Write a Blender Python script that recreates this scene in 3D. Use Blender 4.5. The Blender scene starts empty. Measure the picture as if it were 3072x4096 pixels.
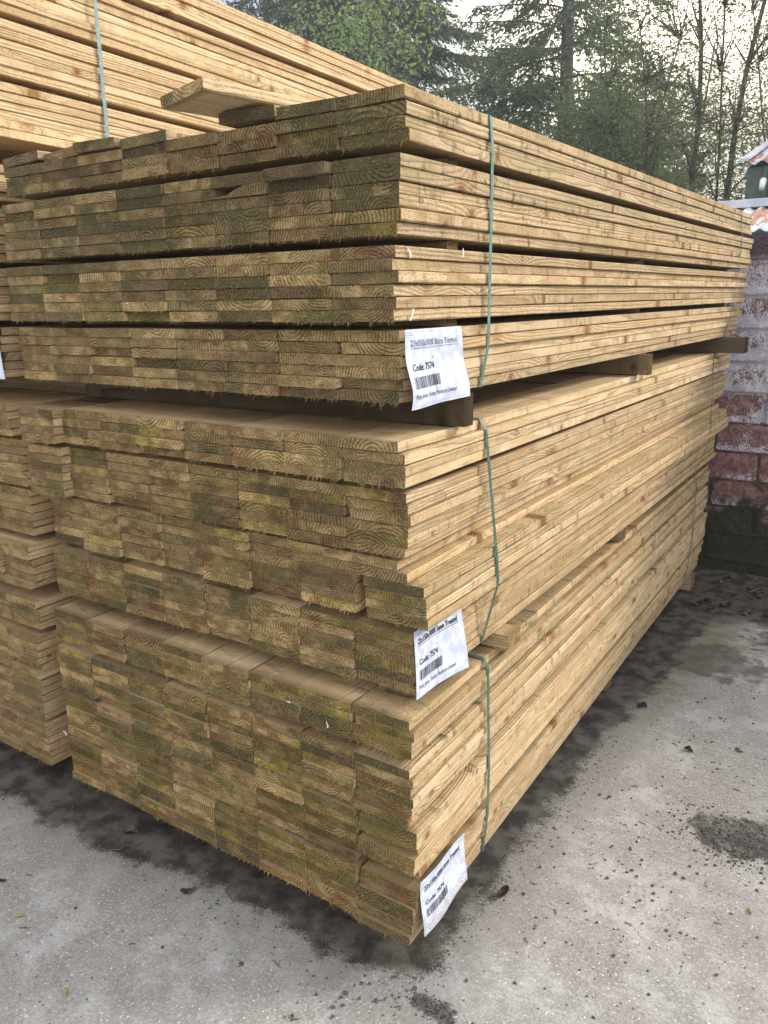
import bpy, bmesh, math, random
import numpy as np
from mathutils import Vector, Matrix, Euler, noise as mn

# ------------------------------------------------------------------ camera, world, sun, exposure
scene = bpy.context.scene
COL = scene.collection
cam_d = bpy.data.cameras.new("camera")
cam = bpy.data.objects.new("camera", cam_d)
COL.objects.link(cam)
CAM = (0.8027, -1.2639, 1.4465)
PITCH, YAW, ROLL = -0.25777, 0.59558, -0.01588
cam.matrix_world = (Matrix.Translation(CAM) @ Matrix.Rotation(YAW, 4, 'Z')
                    @ Matrix.Rotation(math.pi / 2 + PITCH, 4, 'X') @ Matrix.Rotation(ROLL, 4, 'Z'))
cam_d.sensor_fit = 'VERTICAL'
cam_d.sensor_height = 36.0
cam_d.lens = 28.38
cam_d.clip_start = 0.05
cam_d.clip_end = 500
scene.camera = cam
scene.view_settings.view_transform = 'Standard'
scene.view_settings.look = 'None'
scene.view_settings.exposure = 1.08
scene.view_settings.gamma = 1.0
scene.view_settings.use_curve_mapping = False
scene.cycles.max_bounces = 6
scene.cycles.transparent_max_bounces = 8

SUN_DIR = Vector((0.30, 0.80, 0.52)).normalized()     # towards the sun, veiled behind the trees
SUN_EL = math.asin(SUN_DIR.z)
SUN_AZ = math.atan2(SUN_DIR.x, SUN_DIR.y)
w = bpy.data.worlds.new("World")
scene.world = w
w.use_nodes = True
wt = w.node_tree
wt.nodes.clear()
def wn(t, **k):
    n = wt.nodes.new(t)
    for a, b in k.items(): setattr(n, a, b)
    return n
sky = wn('ShaderNodeTexSky', sky_type='NISHITA', sun_disc=False, sun_elevation=SUN_EL, sun_rotation=SUN_AZ,
         air_density=1.0, dust_density=2.5, ozone_density=1.0)
bg1 = wn('ShaderNodeBackground'); bg1.inputs[1].default_value = 0.09
bg2 = wn('ShaderNodeBackground'); bg2.inputs[1].default_value = 1.0
tc = wn('ShaderNodeTexCoord')
mp = wn('ShaderNodeMapping'); mp.inputs['Scale'].default_value = (1, 1, 2.6)
nz = wn('ShaderNodeTexNoise'); nz.inputs['Scale'].default_value = 1.7; nz.inputs['Detail'].default_value = 7
rp = wn('ShaderNodeValToRGB')
rp.color_ramp.elements[0].position = 0.30; rp.color_ramp.elements[0].color = (0.75, 0.75, 0.75, 1)
rp.color_ramp.elements[1].position = 0.52
dotn = wn('ShaderNodeVectorMath', operation='DOT_PRODUCT')
sv = Vector((-0.24, 0.90, 0.35)).normalized()           # the bright patch of cloud
dotn.inputs[1].default_value = sv
pw = wn('ShaderNodeMath', operation='POWER', use_clamp=True); pw.inputs[1].default_value = 70
mxc = wn('ShaderNodeMix', data_type='RGBA')
mxc.inputs[7].default_value = (4.5, 3.9, 3.0, 1)
mix = wn('ShaderNodeMixShader')
wo = wn('ShaderNodeOutputWorld')
L = wt.links.new
L(sky.outputs[0], bg1.inputs[0])
L(tc.outputs['Generated'], mp.inputs[0]); L(mp.outputs[0], nz.inputs[0]); L(nz.outputs[0], rp.inputs[0])
L(tc.outputs['Generated'], dotn.inputs[0]); L(dotn.outputs['Value'], pw.inputs[0]); L(pw.outputs[0], mxc.inputs[0])
sx = wn('ShaderNodeSeparateXYZ'); L(tc.outputs['Generated'], sx.inputs[0])
mz = wn('ShaderNodeMapRange', interpolation_type='SMOOTHSTEP'); mz.inputs[1].default_value = .62; mz.inputs[2].default_value = .34; L(sx.outputs[2], mz.inputs[0])
my = wn('ShaderNodeMapRange', interpolation_type='SMOOTHSTEP'); my.inputs[1].default_value = .35; my.inputs[2].default_value = .75; L(sx.outputs[1], my.inputs[0])
mm = wn('ShaderNodeMath', operation='MULTIPLY'); L(mz.outputs[0], mm.inputs[0]); L(my.outputs[0], mm.inputs[1])
nz2 = wn('ShaderNodeTexNoise'); nz2.inputs['Scale'].default_value = 5.5; nz2.inputs['Detail'].default_value = 5; L(mp.outputs[0], nz2.inputs[0])
cl = wn('ShaderNodeMix', data_type='RGBA'); cl.inputs[6].default_value = (.20, .26, .35, 1); cl.inputs[7].default_value = (.36, .385, .41, 1)
cr2 = wn('ShaderNodeValToRGB'); cr2.color_ramp.elements[0].position = .38; cr2.color_ramp.elements[1].position = .60
L(nz2.outputs[0], cr2.inputs[0]); L(cr2.outputs[0], cl.inputs[0])
cm = wn('ShaderNodeMix', data_type='RGBA'); cm.inputs[6].default_value = (0.86, 0.88, 0.90, 1)
L(mm.outputs[0], cm.inputs[0]); L(cl.outputs[2], cm.inputs[7]); L(cm.outputs[2], mxc.inputs[6])
dot2 = wn('ShaderNodeVectorMath', operation='DOT_PRODUCT'); dot2.inputs[1].default_value = Vector((-.10, .95, .13)).normalized()
L(tc.outputs['Generated'], dot2.inputs[0])
pw2 = wn('ShaderNodeMath', operation='POWER', use_clamp=True); pw2.inputs[1].default_value = 30; L(dot2.outputs['Value'], pw2.inputs[0])
m2 = wn('ShaderNodeMix', data_type='RGBA'); m2.inputs[7].default_value = (.58, .49, .36, 1)
pws = wn('ShaderNodeMath', operation='MULTIPLY'); pws.inputs[1].default_value = .85; L(pw2.outputs[0], pws.inputs[0])
L(pws.outputs[0], m2.inputs[0]); L(mxc.outputs[2], m2.inputs[6]); L(m2.outputs[2], bg2.inputs[0])
L(rp.outputs[0], mix.inputs[0]); L(bg1.outputs[0], mix.inputs[1]); L(bg2.outputs[0], mix.inputs[2])
L(mix.outputs[0], wo.inputs[0])

sun_d = bpy.data.lights.new("sun", 'SUN')
sun_d.energy = 2.0
sun_d.angle = math.radians(12)
sun_d.color = (1.0, 0.92, 0.82)
sun = bpy.data.objects.new("sun", sun_d)
sun.rotation_euler = (-Vector((0.62, 0.62, 0.52))).normalized().to_track_quat('-Z', 'Y').to_euler()
COL.objects.link(sun)

# ------------------------------------------------------------------ helpers
def s2l(r, g, b):
    f = lambda c: ((c / 255 + 0.055) / 1.055) ** 2.4 if c > 10 else c / 255 / 12.92
    return (f(r), f(g), f(b), 1)

class NT:
    def __init__(s, name):
        s.m = bpy.data.materials.new(name); s.m.use_nodes = True
        s.t = s.m.node_tree; s.t.nodes.clear()
        s.out = s.t.nodes.new('ShaderNodeOutputMaterial')
        s.b = s.t.nodes.new('ShaderNodeBsdfPrincipled')
        s.t.links.new(s.b.outputs[0], s.out.inputs[0])
    def put(s, sock, v):
        if v is None: return
        if isinstance(v, bpy.types.NodeSocket): s.t.links.new(v, sock)
        else: sock.default_value = v
    def n(s, t, **k):
        n = s.t.nodes.new(t)
        for a, b in k.items(): setattr(n, a, b)
        return n
    def math(s, op, a, b=None, c=None, clamp=False):
        n = s.n('ShaderNodeMath', operation=op, use_clamp=clamp)
        for i, v in enumerate((a, b, c)): s.put(n.inputs[i], v)
        return n.outputs[0]
    def add(s, a, b): return s.math('ADD', a, b)
    def sub(s, a, b): return s.math('SUBTRACT', a, b)
    def mul(s, a, b): return s.math('MULTIPLY', a, b)
    def vec(s, x, y, z):
        n = s.n('ShaderNodeCombineXYZ')
        for i, v in enumerate((x, y, z)): s.put(n.inputs[i], v)
        return n.outputs[0]
    def sep(s, v):
        n = s.n('ShaderNodeSeparateXYZ'); s.put(n.inputs[0], v); return n.outputs
    def attr(s, name, typ='GEOMETRY'):
        return s.n('ShaderNodeAttribute', attribute_name=name, attribute_type=typ)
    def noise(s, v, scale=1.0, detail=3.0, rough=0.55, dim='3D', color=False):
        n = s.n('ShaderNodeTexNoise', noise_dimensions=dim)
        if dim == '1D': s.put(n.inputs['W'], v)
        else: s.put(n.inputs['Vector'], v)
        s.put(n.inputs['Scale'], scale); s.put(n.inputs['Detail'], detail); s.put(n.inputs['Roughness'], rough)
        return n.outputs[1] if color else n.outputs[0]
    def smooth(s, v, a, b, lo=0.0, hi=1.0):
        n = s.n('ShaderNodeMapRange', interpolation_type='SMOOTHSTEP')
        for i, x in enumerate((v, a, b, lo, hi)): s.put(n.inputs[i], x)
        return n.outputs[0]
    def mix(s, f, a, b, mode='MIX'):
        n = s.n('ShaderNodeMix', data_type='RGBA', blend_type=mode)
        s.put(n.inputs[0], f); s.put(n.inputs[6], a); s.put(n.inputs[7], b)
        return n.outputs[2]
    def bump(s, h, dist, strength=1.0):
        n = s.n('ShaderNodeBump'); s.put(n.inputs['Height'], h)
        n.inputs['Distance'].default_value = dist; n.inputs['Strength'].default_value = strength
        s.t.links.new(n.outputs[0], s.b.inputs['Normal'])
    def objco(s): return s.n('ShaderNodeTexCoord').outputs['Object']
    def pos(s): return s.n('ShaderNodeNewGeometry').outputs['Position']
    def fin(s, col, rough=0.8, spec=0.3):
        s.put(s.b.inputs['Base Color'], col); s.put(s.b.inputs['Roughness'], rough)
        s.put(s.b.inputs['Specular IOR Level'], spec)
        return s.m

def vox(s, v, scale, dim='3D', feature='F1'):
    n = s.n('ShaderNodeTexVoronoi', voronoi_dimensions=dim, feature=feature)
    if dim == '1D': s.put(n.inputs['W'], v)
    else: s.put(n.inputs['Vector'], v)
    s.put(n.inputs['Scale'], scale)
    return n

# ------------------------------------------------------------------ wood: one solid-timber shader
def wood_material():
    s = NT("sawn_timber")
    wl = s.attr('wl').outputs['Vector']
    wr_ = s.attr('wr'); r = s.n('ShaderNodeSeparateColor'); s.put(r.inputs[0], wr_.outputs['Color'])
    wc_ = s.attr('wc'); c = s.n('ShaderNodeSeparateColor'); s.put(c.inputs[0], wc_.outputs['Color'])
    seed = s.mul(r.outputs[0], 97.0); green = r.outputs[1]; red = r.outputs[2]; bright = wr_.outputs['Alpha']
    end = wc_.outputs['Alpha']
    x, y, z = s.sep(wl)
    nv = s.noise(s.vec(s.add(s.mul(x, 7.0), seed), s.mul(y, 1.6), s.add(s.mul(z, 9.0), s.mul(seed, .7))), 1.0, 3.0, .5, color=True)
    n1, n2, n3 = s.sep(nv)
    rx = s.add(s.sub(x, s.sub(c.outputs[0], .5)), s.mul(s.sub(n1, .5), .030))
    rz = s.add(s.sub(z, s.sub(c.outputs[1], .5)), s.mul(s.sub(n2, .5), .030))
    # knots along the length
    vk = vox(s, s.add(s.mul(y, .85), seed), 1.0, '1D')
    kc = s.n('ShaderNodeSeparateColor'); s.put(kc.inputs[0], vk.outputs['Color'])
    kz = s.sub(z, s.add(s.mul(kc.outputs[0], .044), -.011))
    ky = s.mul(vk.outputs['Distance'], 0.85)
    kd = s.math('SQRT', s.add(s.math('POWER', s.add(ky, s.mul(s.sub(s.noise(wl, 160.0, 2.0), .5), .006)), 2.0), s.math('POWER', s.mul(kz, s.add(.18, s.mul(kc.outputs[2], .8))), 2.0)))
    ks = s.add(s.mul(kc.outputs[1], .013), .0015)
    side = s.sub(1.0, end)
    knot = s.mul(s.smooth(kd, s.mul(ks, 1.15), s.mul(ks, .75)), side)
    kpush = s.mul(s.math('EXPONENT', s.mul(kd, -30.0)), s.mul(side, .022))
    fine = s.noise(wl, 260.0, 2.0)
    rr = s.math('SQRT', s.add(s.math('POWER', rx, 2.0), s.math('POWER', rz, 2.0)))
    rr = s.add(s.add(rr, kpush), s.mul(s.sub(fine, .5), .0012))
    f = s.math('FRACT', s.math('DIVIDE', rr, s.mul(c.outputs[2], .01)))
    ring = s.mul(s.smooth(f, .30, .88), s.smooth(f, 1.0, .92))
    # rough-sawn fibres
    fib = s.noise(s.vec(s.mul(x, 420.0), s.mul(y, 22.0), s.mul(z, 420.0)), 1.0, 3.0, .6)
    fuzz = s.noise(s.vec(s.mul(x, 230.0), s.add(s.mul(y, 130.0), seed), s.mul(z, 260.0)), 1.0, 4.0, .7)
    big = s.noise(s.vec(s.mul(x, 5.0), s.add(s.mul(y, 2.6), seed), s.mul(z, 12.0)), 1.0, 3.0)
    streak = s.noise(s.vec(s.mul(x, 5.0), s.add(s.mul(y, 26.0), s.mul(seed, 1.3)), s.mul(z, 14.0)), 1.0, 5.0, .72)
    rand2 = s.math('FRACT', s.mul(seed, 3.77))
    # --- long faces
    pale = s.mix(rand2, (.62, .480, .300, 1), (.56, .410, .235, 1))
    deep = s.mix(rand2, (.37, .255, .130, 1), (.32, .21, .10, 1))
    cs = s.mix(s.mul(ring, s.add(s.mul(n3, .7), .25)), pale, deep)
    cs = s.mix(s.smooth(big, .42, .68, 0, .55), cs, (.46, .33, .18, 1))
    cs = s.mix(s.smooth(fib, .52, .75, 0, .45), cs, (.25, .14, .06, 1))
    cs = s.mix(s.smooth(fib, .45, .25, 0, .4), cs, (.62, .44, .23, 1))
    cs = s.mix(s.mul(s.smooth(fuzz, .51, .62, 0, .65), s.smooth(rand2, .2, .5, .25, 1)), cs, (.22, .125, .055, 1))
    seg = s.noise(s.add(s.mul(y, 6.5), seed), 1.0, 3.0, .7, dim='1D')
    cs = s.mix(s.smooth(seg, .56, .66, 0, .30), cs, (.33, .215, .105, 1))
    cs = s.mix(s.smooth(seg, .44, .34, 0, .30), cs, (.64, .50, .30, 1))
    gmask = s.mul(s.smooth(streak, .54, .66), s.math('MULTIPLY', green, .95, clamp=True))
    cs = s.mix(gmask, cs, (.12, .115, .052, 1))
    gm2 = s.mul(s.smooth(big, .48, .62), s.math('MULTIPLY', green, .6, clamp=True))
    cs = s.mix(s.mul(gm2, .6), cs, (.36, .31, .13, 1))
    cs = s.mix(s.mul(s.smooth(s.noise(s.vec(x, s.add(s.mul(y, 1.1), s.mul(seed, 2.1)), s.mul(z, 3.0)), 1.0, 2.0), .50, .60), s.mul(red, .45)), cs, (.33, .17, .075, 1))
    cs = s.mix(s.mul(knot, .92), cs, s.mix(kc.outputs[2], (.12, .060, .028, 1), (.30, .17, .085, 1)))
    halo = s.mul(s.smooth(kd, s.mul(ks, 2.6), ks), s.mul(side, .5))
    cs = s.mix(halo, cs, (.27, .13, .05, 1))
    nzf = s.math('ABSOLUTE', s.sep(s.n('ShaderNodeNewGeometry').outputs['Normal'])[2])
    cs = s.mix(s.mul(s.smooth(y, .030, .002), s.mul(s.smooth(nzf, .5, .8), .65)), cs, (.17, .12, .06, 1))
    # --- end grain
    e1 = s.noise(s.vec(s.add(s.mul(x, 17.0), seed), s.mul(y, 10.0), s.add(s.add(s.mul(z, 24.0), s.mul(x, 9.0)), seed)), 1.0, 4.0)
    e2 = s.noise(s.vec(s.add(s.mul(x, 14.0), s.mul(seed, 1.9)), s.mul(y, 10.0), s.sub(s.sub(s.mul(z, 24.0), s.mul(x, 9.0)), seed)), 1.0, 4.0)
    e3 = s.noise(s.vec(s.mul(x, 22.0), s.mul(y, 10.0), s.add(s.mul(z, 40.0), s.mul(seed, 4.0))), 1.0, 3.0)
    ringf = s.mul(ring, s.smooth(s.noise(s.vec(s.mul(x, 20.0), seed, s.mul(z, 30.0)), 1.0, 2.0), .36, .56, .25, .95))
    ce = s.mix(ringf, (.325, .228, .115, 1), (.088, .054, .027, 1))
    ce = s.mix(s.smooth(e3, .42, .60, 0, .85), ce, s.mix(ringf, (.49, .37, .205, 1), (.16, .105, .052, 1)))
    ce = s.mix(s.smooth(s.math('FRACT', s.mul(seed, 7.31)), .35, .95, 0, .65), ce, s.mix(ringf, (.165, .118, .070, 1), (.055, .038, .024, 1)))
    ps = s.pos()
    wst = s.noise(ps, 6.5, 6.0, .62); wst2 = s.noise(s.vec(s.add(s.sep(ps)[0], 7.3), 0.0, s.sep(ps)[2]), 8.0, 6.0, .62); wst3 = s.noise(s.vec(s.add(s.sep(ps)[0], 3.1), 4.0, s.sep(ps)[2]), 7.0, 6.0, .62)
    gth = s.sub(.755, s.mul(green, .20))
    gm = s.smooth(s.add(s.mul(e1, .55), s.mul(wst, .75)), s.sub(gth, .07), s.add(gth, .08))
    dth = s.sub(.735, s.mul(green, .16))
    rv = s.add(s.mul(e3, .5), s.mul(wst3, .6)); rth = s.add(.445, s.mul(red, .115))
    ce = s.mix(s.mul(gm, .62), ce, s.mix(ringf, s.mix(s.smooth(red, .30, .75), (.115, .108, .048, 1), (.270, .235, .045, 1)), s.mix(red, (.045, .046, .020, 1), (.105, .090, .018, 1))))
    dth = s.sub(s.sub(.92, s.mul(green, .34)), s.mul(s.smooth(wst, .45, .62), .17))
    dg = s.smooth(s.add(s.mul(e2, .5), s.mul(wst2, .7)), s.sub(dth, .06), s.add(dth, .07))
    ce = s.mix(s.mul(dg, .55), ce, s.mix(ringf, (.060, .062, .030, 1), (.030, .032, .018, 1)))
    rm = s.smooth(rv, s.add(rth, .04), s.sub(rth, .05))
    ce = s.mix(s.mul(rm, .58), ce, s.mix(ringf, (.200, .098, .062, 1), (.075, .034, .026, 1)))
    ce = s.mix(s.smooth(fuzz, .51, .64, 0, .60), ce, (.040, .026, .013, 1))
    ce = s.mix(s.smooth(fuzz, .43, .33, 0, .6), ce, (.50, .385, .21, 1))
    fibre = s.smooth(end, .45, .54)
    fibre = s.mul(fibre, s.smooth(end, .70, .60))
    ce = s.mix(s.mul(fibre, .8), ce, (.36, .26, .125, 1))
    col = s.mix(s.smooth(end, .2, .4), cs, ce)
    hsv = s.n('ShaderNodeHueSaturation'); s.put(hsv.inputs['Saturation'], s.add(1.0, s.mul(end, .12))); s.put(hsv.inputs['Value'], bright); s.put(hsv.inputs['Color'], col)
    h = s.add(s.mul(fib, s.mul(side, .5)), s.add(s.mul(fuzz, s.add(.5, end)), s.mul(ring, -.5)))
    s.bump(h, .0032, 1.0)
    return s.fin(hsv.outputs[0], .85, .18)
WOOD = wood_material()

def simple(name, a, b, scale=30, rough=.8, spec=.3, bump=0.0, detail=4):
    s = NT(name)
    n = s.noise(s.objco(), scale, detail)
    if bump: s.bump(n, bump)
    return s.fin(s.mix(s.smooth(n, .35, .65), a, b), rough, spec)

def mat_strap(name, a, b):
    s = NT(name)
    p = s.pos(); x, y, z = s.sep(p)
    n = s.noise(p, 90, 3)
    rib = s.math('SINE', s.mul(y, 5200.0))
    s.bump(s.add(s.mul(rib, .3), n), .0003)
    return s.fin(s.mix(s.smooth(n, .4, .7), a, b), .38, .5)
M_STRAP = mat_strap("green_strap", (.045, .115, .088, 1), (.085, .170, .135, 1))
M_STRAP3 = mat_strap("sheen_strap", (.10, .20, .165, 1), (.17, .28, .24, 1))  # green strap with its reflected light put into a lighter colour
M_STRAP2 = mat_strap("pale_sheen_strap", (.16, .27, .27, 1), (.25, .36, .36, 1))  # bluer strap, its colour also paled for the light it reflects

def mat_paper():
    s = NT("label_paper")
    uv = s.attr('luv').outputs['Vector']; u, v, d = s.sep(uv)
    p = s.pos()
    n = s.noise(p, 45, 4); n2 = s.noise(s.vec(s.mul(u, 90), s.mul(v, 4), 0), 1.0, 3)
    base = s.mix(s.smooth(n, .40, .62, 0, .8), (.60, .64, .74, 1), (.42, .47, .62, 1))
    base = s.mix(s.smooth(n2, .60, .70, 0, .35), base, (.40, .42, .48, 1))
    lo = s.mul(s.smooth(v, .34, .06), d)
    sp = s.noise(p, 420, 4, .7)
    base = s.mix(s.mul(s.smooth(sp, .50, .62), lo), base, (.13, .11, .09, 1))
    base = s.mix(s.mul(s.smooth(sp, .42, .52), s.mul(lo, .6)), base, (.30, .27, .24, 1))
    return s.fin(base, .35, .5)
M_PAPER = mat_paper()
M_INK = simple("black_ink", (.012, .012, .016, 1), (.04, .04, .055, 1), 300, .6)
M_INKF = simple("faded_ink", (.10, .14, .20, 1), (.34, .40, .50, 1), 160, .6)

# ------------------------------------------------------------------ mesh helpers
def link(o, parent=None):
    COL.objects.link(o)
    if parent is not None: o.parent = parent
    return o
def mesh_obj(name, verts, faces, mat, parent=None, smooth=False, loc=(0, 0, 0)):
    me = bpy.data.meshes.new(name)
    me.from_pydata([tuple(v) for v in verts], [], faces)
    me.materials.append(mat)
    if smooth: me.shade_smooth()
    o = bpy.data.objects.new(name, me); o.location = loc
    return link(o, parent)
def tag(o, label=None, cat=None, group=None, kind=None):
    if label: o['label'] = label
    if cat: o['category'] = cat
    if group: o['group'] = group
    if kind: o['kind'] = kind
    return o
class MB:
    def __init__(s): s.v = []; s.f = []
    def box(s, x0, x1, y0, y1, z0, z1, b=0.0):
        bm = bmesh.new(); bmesh.ops.create_cube(bm, size=1)
        for v in bm.verts:
            v.co = Vector((x0 + (v.co.x + .5) * (x1 - x0), y0 + (v.co.y + .5) * (y1 - y0), z0 + (v.co.z + .5) * (z1 - z0)))
        if b > 0: bmesh.ops.bevel(bm, geom=list(bm.edges), offset=b, segments=1, affect='EDGES')
        s.bm(bm); return s
    def bm(s, bm):
        k = len(s.v); bm.verts.index_update()
        s.v += [tuple(v.co) for v in bm.verts]
        s.f += [tuple(k + v.index for v in f.verts) for f in bm.faces]
        bm.free()
    def tube(s, pts, rad, n=6):
        pts = [Vector(p) for p in pts]; k = len(s.v)
        if not isinstance(rad, (list, tuple)): rad = [rad] * len(pts)
        for i, p in enumerate(pts):
            d = (pts[min(i + 1, len(pts) - 1)] - pts[max(i - 1, 0)])
            d = d.normalized() if d.length > 1e-9 else Vector((0, 0, 1))
            a = d.orthogonal().normalized() if abs(d.z) > .9 else d.cross(Vector((0, 0, 1))).normalized()
            c = d.cross(a)
            for j in range(n):
                t = 2 * math.pi * j / n
                s.v.append(tuple(p + (a * math.cos(t) + c * math.sin(t)) * rad[i]))
        for i in range(len(pts) - 1):
            for j in range(n):
                j2 = (j + 1) % n
                s.f.append((k + i * n + j, k + i * n + j2, k + (i + 1) * n + j2, k + (i + 1) * n + j))
        s.f.append(tuple(k + j for j in reversed(range(n))))
        s.f.append(tuple(k + (len(pts) - 1) * n + j for j in range(n)))
        return s
    def build(s, name, mat, parent=None, smooth=False, loc=(0, 0, 0)):
        return mesh_obj(name, s.v, s.f, mat, parent, smooth, loc)

# ------------------------------------------------------------------ plank geometry
PT = 0.022373      # layer pitch
PW = 0.150
def plank_data(rng, w=0.1485, t=0.0210, L=3.0, green=.3, red=.2, bright=1.0, spl=40, wane=False, droop=1.0, spacing=None, yseg=8):
    V = []; F = []; E = []
    c = lambda: rng.uniform(.0008, .0028)
    hw = w / 2
    c1, c2, c3, c4 = c(), c(), c(), c()
    if wane:
        prof = [(-hw, 0), (hw, 0), (hw, t), (hw * .25, t), (-hw * .05, t * .75), (-hw * .45, t * .25), (-hw, t * .10)]
    else:
        prof = [(-hw + c1, 0), (hw - c2, 0), (hw, c2), (hw, t - c3), (hw - c3, t), (-hw + c4, t), (-hw, t - c4), (-hw, c1)]
    n = len(prof)
    ys = [L * (i / (yseg - 1)) ** 1.35 for i in range(yseg)]
    jit = []
    for i, yy in enumerate(ys):
        jit.append((rng.uniform(-.0016, .0016), rng.uniform(-.0007, .0006)))
    rings = []
    for i, yy in enumerate(ys):
        ring = []
        for (px, pz) in prof:
            q = (px + jit[i][0] * (1 if px > 0 else .3), yy, pz + jit[i][1])
            ring.append(q)
        rings.append(ring)
    for ring in rings: V += ring; E += [0.0] * n
    for i in range(len(ys) - 1):
        for j in range(n):
            j2 = (j + 1) % n
            F.append((i * n + j, i * n + j2, (i + 1) * n + j2, (i + 1) * n + j))
    k = len(V)
    V += rings[0]; E += [1.0] * n; F.append(tuple(k + j for j in reversed(range(n))))
    k = len(V)
    V += rings[-1]; E += [1.0] * n; F.append(tuple(k + j for j in range(n)))
    # torn saw fibres hanging off the cut end
    cl = [rng.uniform(-hw, hw) for _ in range(4)]
    for q in range(spl):
        if rng.random() < .62:
            px = rng.uniform(-hw, hw) if rng.random() < .4 else min(max(rng.gauss(rng.choice(cl), .014), -hw), hw); pz = rng.uniform(0, .0016)
            ln = .0013 + .0075 * rng.random() ** 3 * (1.35 if rng.random() < .15 else 1) * droop
            d = (rng.uniform(-.45, .35), rng.uniform(-.8, -.15), -1)
        else:
            px = rng.uniform(-hw, hw); pz = rng.uniform(.002, t - .001); ln = rng.uniform(.002, .0055)
            d = (rng.uniform(-.7, .5), rng.uniform(-1.0, -.5), -1)
            if rng.random() < .2: px = -hw + .001; d = (-1, -.5, -.5)
        wd = rng.uniform(.0003, .0008) * (1 + .35 * (droop > 1))
        l = math.sqrt(d[0] ** 2 + d[1] ** 2 + d[2] ** 2)
        tip = (px + d[0] / l * ln, d[1] / l * ln - .0003, pz + d[2] / l * ln)
        k = len(V)
        V += [(px - wd, 0.0005, pz), (px + wd, 0.0005, pz), tip]
        E += [.55] * 3
        F.append((k, k + 1, k + 2))
    if wane: green = .2
    cx = rng.uniform(-.07, .07); cz = rng.choice((-1, 1)) * abs(rng.gauss(.022, .030)) + t / 2
    sp = spacing or rng.uniform(.42, .85)
    return dict(V=V, F=F, E=E, wr=(rng.random(), green, red, bright), wc=(cx + .5, cz + .5, sp))
def set_attrs(me, loc, wr, wc):
    a = me.attributes.new('wl', 'FLOAT_VECTOR', 'POINT'); a.data.foreach_set('vector', np.asarray(loc, dtype=np.float32).ravel())
    a = me.attributes.new('wr', 'FLOAT_COLOR', 'POINT'); a.data.foreach_set('color', np.asarray(wr, dtype=np.float32).ravel())
    a = me.attributes.new('wc', 'FLOAT_COLOR', 'POINT'); a.data.foreach_set('color', np.asarray(wc, dtype=np.float32).ravel())
def wood_mesh(name, items):
    """items: list of (plank_data, Matrix or None); all go into one mesh"""
    V = []; F = []; Lc = []; WR = []; WC = []
    for d, M in items:
        k = len(V)
        vs = [(v[0] + d.get('k', 0) * v[1], v[1], v[2]) for v in d['V']]
        V += [tuple(M @ Vector(v)) for v in vs] if M is not None else vs
        F += [tuple(k + i for i in f) for f in d['F']]
        Lc += d['V']; WR += [d['wr']] * len(d['V']); WC += [d['wc'] + (e,) for e in d['E']]
    me = bpy.data.meshes.new(name); me.from_pydata(V, [], F); me.materials.append(WOOD)
    set_attrs(me, Lc, WR, WC)
    return me

# projected size, only used to choose which 300 planks become objects
_M = cam.matrix_world.inverted()
def px(p):
    q = _M @ Vector(p)
    if q.z > -.05: return None
    return (512 * 2 / 36 * 28.38 / 1024 * 1024 / 2 * q.x / -q.z * 1.0 + 384, 512 - 28.38 / 36 * 1024 * q.y / -q.z)
def poly_area(ps):
    q = []
    for p in ps:
        a = px(p)
        if a is None: return 0
        q.append((min(max(a[0], 0), 768), min(max(a[1], 0), 1024)))
    return abs(sum(q[i][0] * q[(i + 1) % len(q)][1] - q[(i + 1) % len(q)][0] * q[i][1] for i in range(len(q)))) / 2

ORD = ['', 'first', 'second', 'third', 'fourth', 'fifth', 'sixth', 'seventh', 'eighth', 'ninth', 'tenth', 'eleventh', 'twelfth',
       'thirteenth', 'fourteenth', 'fifteenth', 'sixteenth', 'seventeenth', 'eighteenth', 'nineteenth', 'twentieth', 'twenty-first', 'twenty-second']
# group layout measured from the stack: (layers, bottom z, x offset, y offset) from the top down
PACKS = {
 'top': [(4, 1.7111, -.0098, .0188), (6, 1.5575, -.0113, -.0016), (6, 1.4059, -.0151, -.0074), (6, 1.256, -.0169, .0075)],
 'middle': [(4, 1.0956, -.0072, .0004), (6, .9502, -.0068, .009), (6, .8067, .0115, .0172), (6, .6518, -.0033, .0224)],
 'bottom': [(4, .5216, .0113, -.0108), (6, .3691, .0167, -.016), (6, .2259, .0202, -.0164), (6, .08, .0193, -.0202)],
}
# extra x offset of the plank at the right-hand corner, layer by layer
FAR = {'top': [.016, .026, .022, .006], 'middle': [-.026, -.045, -.055, -.067], 'bottom': [-.089, -.093, -.096, -.106]}
RDX = {
 'top': [-.001, .001, 0, .007, .004, .003, -.003, .002, .003, -.004, 0, -.003, .005, -.004, -.002, 0, .0, .010, .003, 0, -.001, -.006],
 'middle': [-.012, .005, .004, .002, -.004, .004, .008, .002, 0, -.007, -.045, -.022, .015, .019, .022, .027, 0, .001, 0, .001, 0, .001],
 'bottom': [-.003, .005, .002, 0, -.003, 0, -.003, .003, -.003, -.008, .005, .006, .003, 0, -.002, -.004, .009, .004, .001, 0, -.002, -.003],
}
TONE = {'top': (.58, .20), 'middle': (.56, .45), 'bottom': (.62, .62)}
cand = []
rng = random.Random(11)
right_edge = {}
def tone_word(g, r, col):
    if g > .62: return 'greenish'
    if r > .62: return 'reddish brown'
    if g < .3 and r < .3: return 'pale tan'
    return 'brown'
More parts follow.
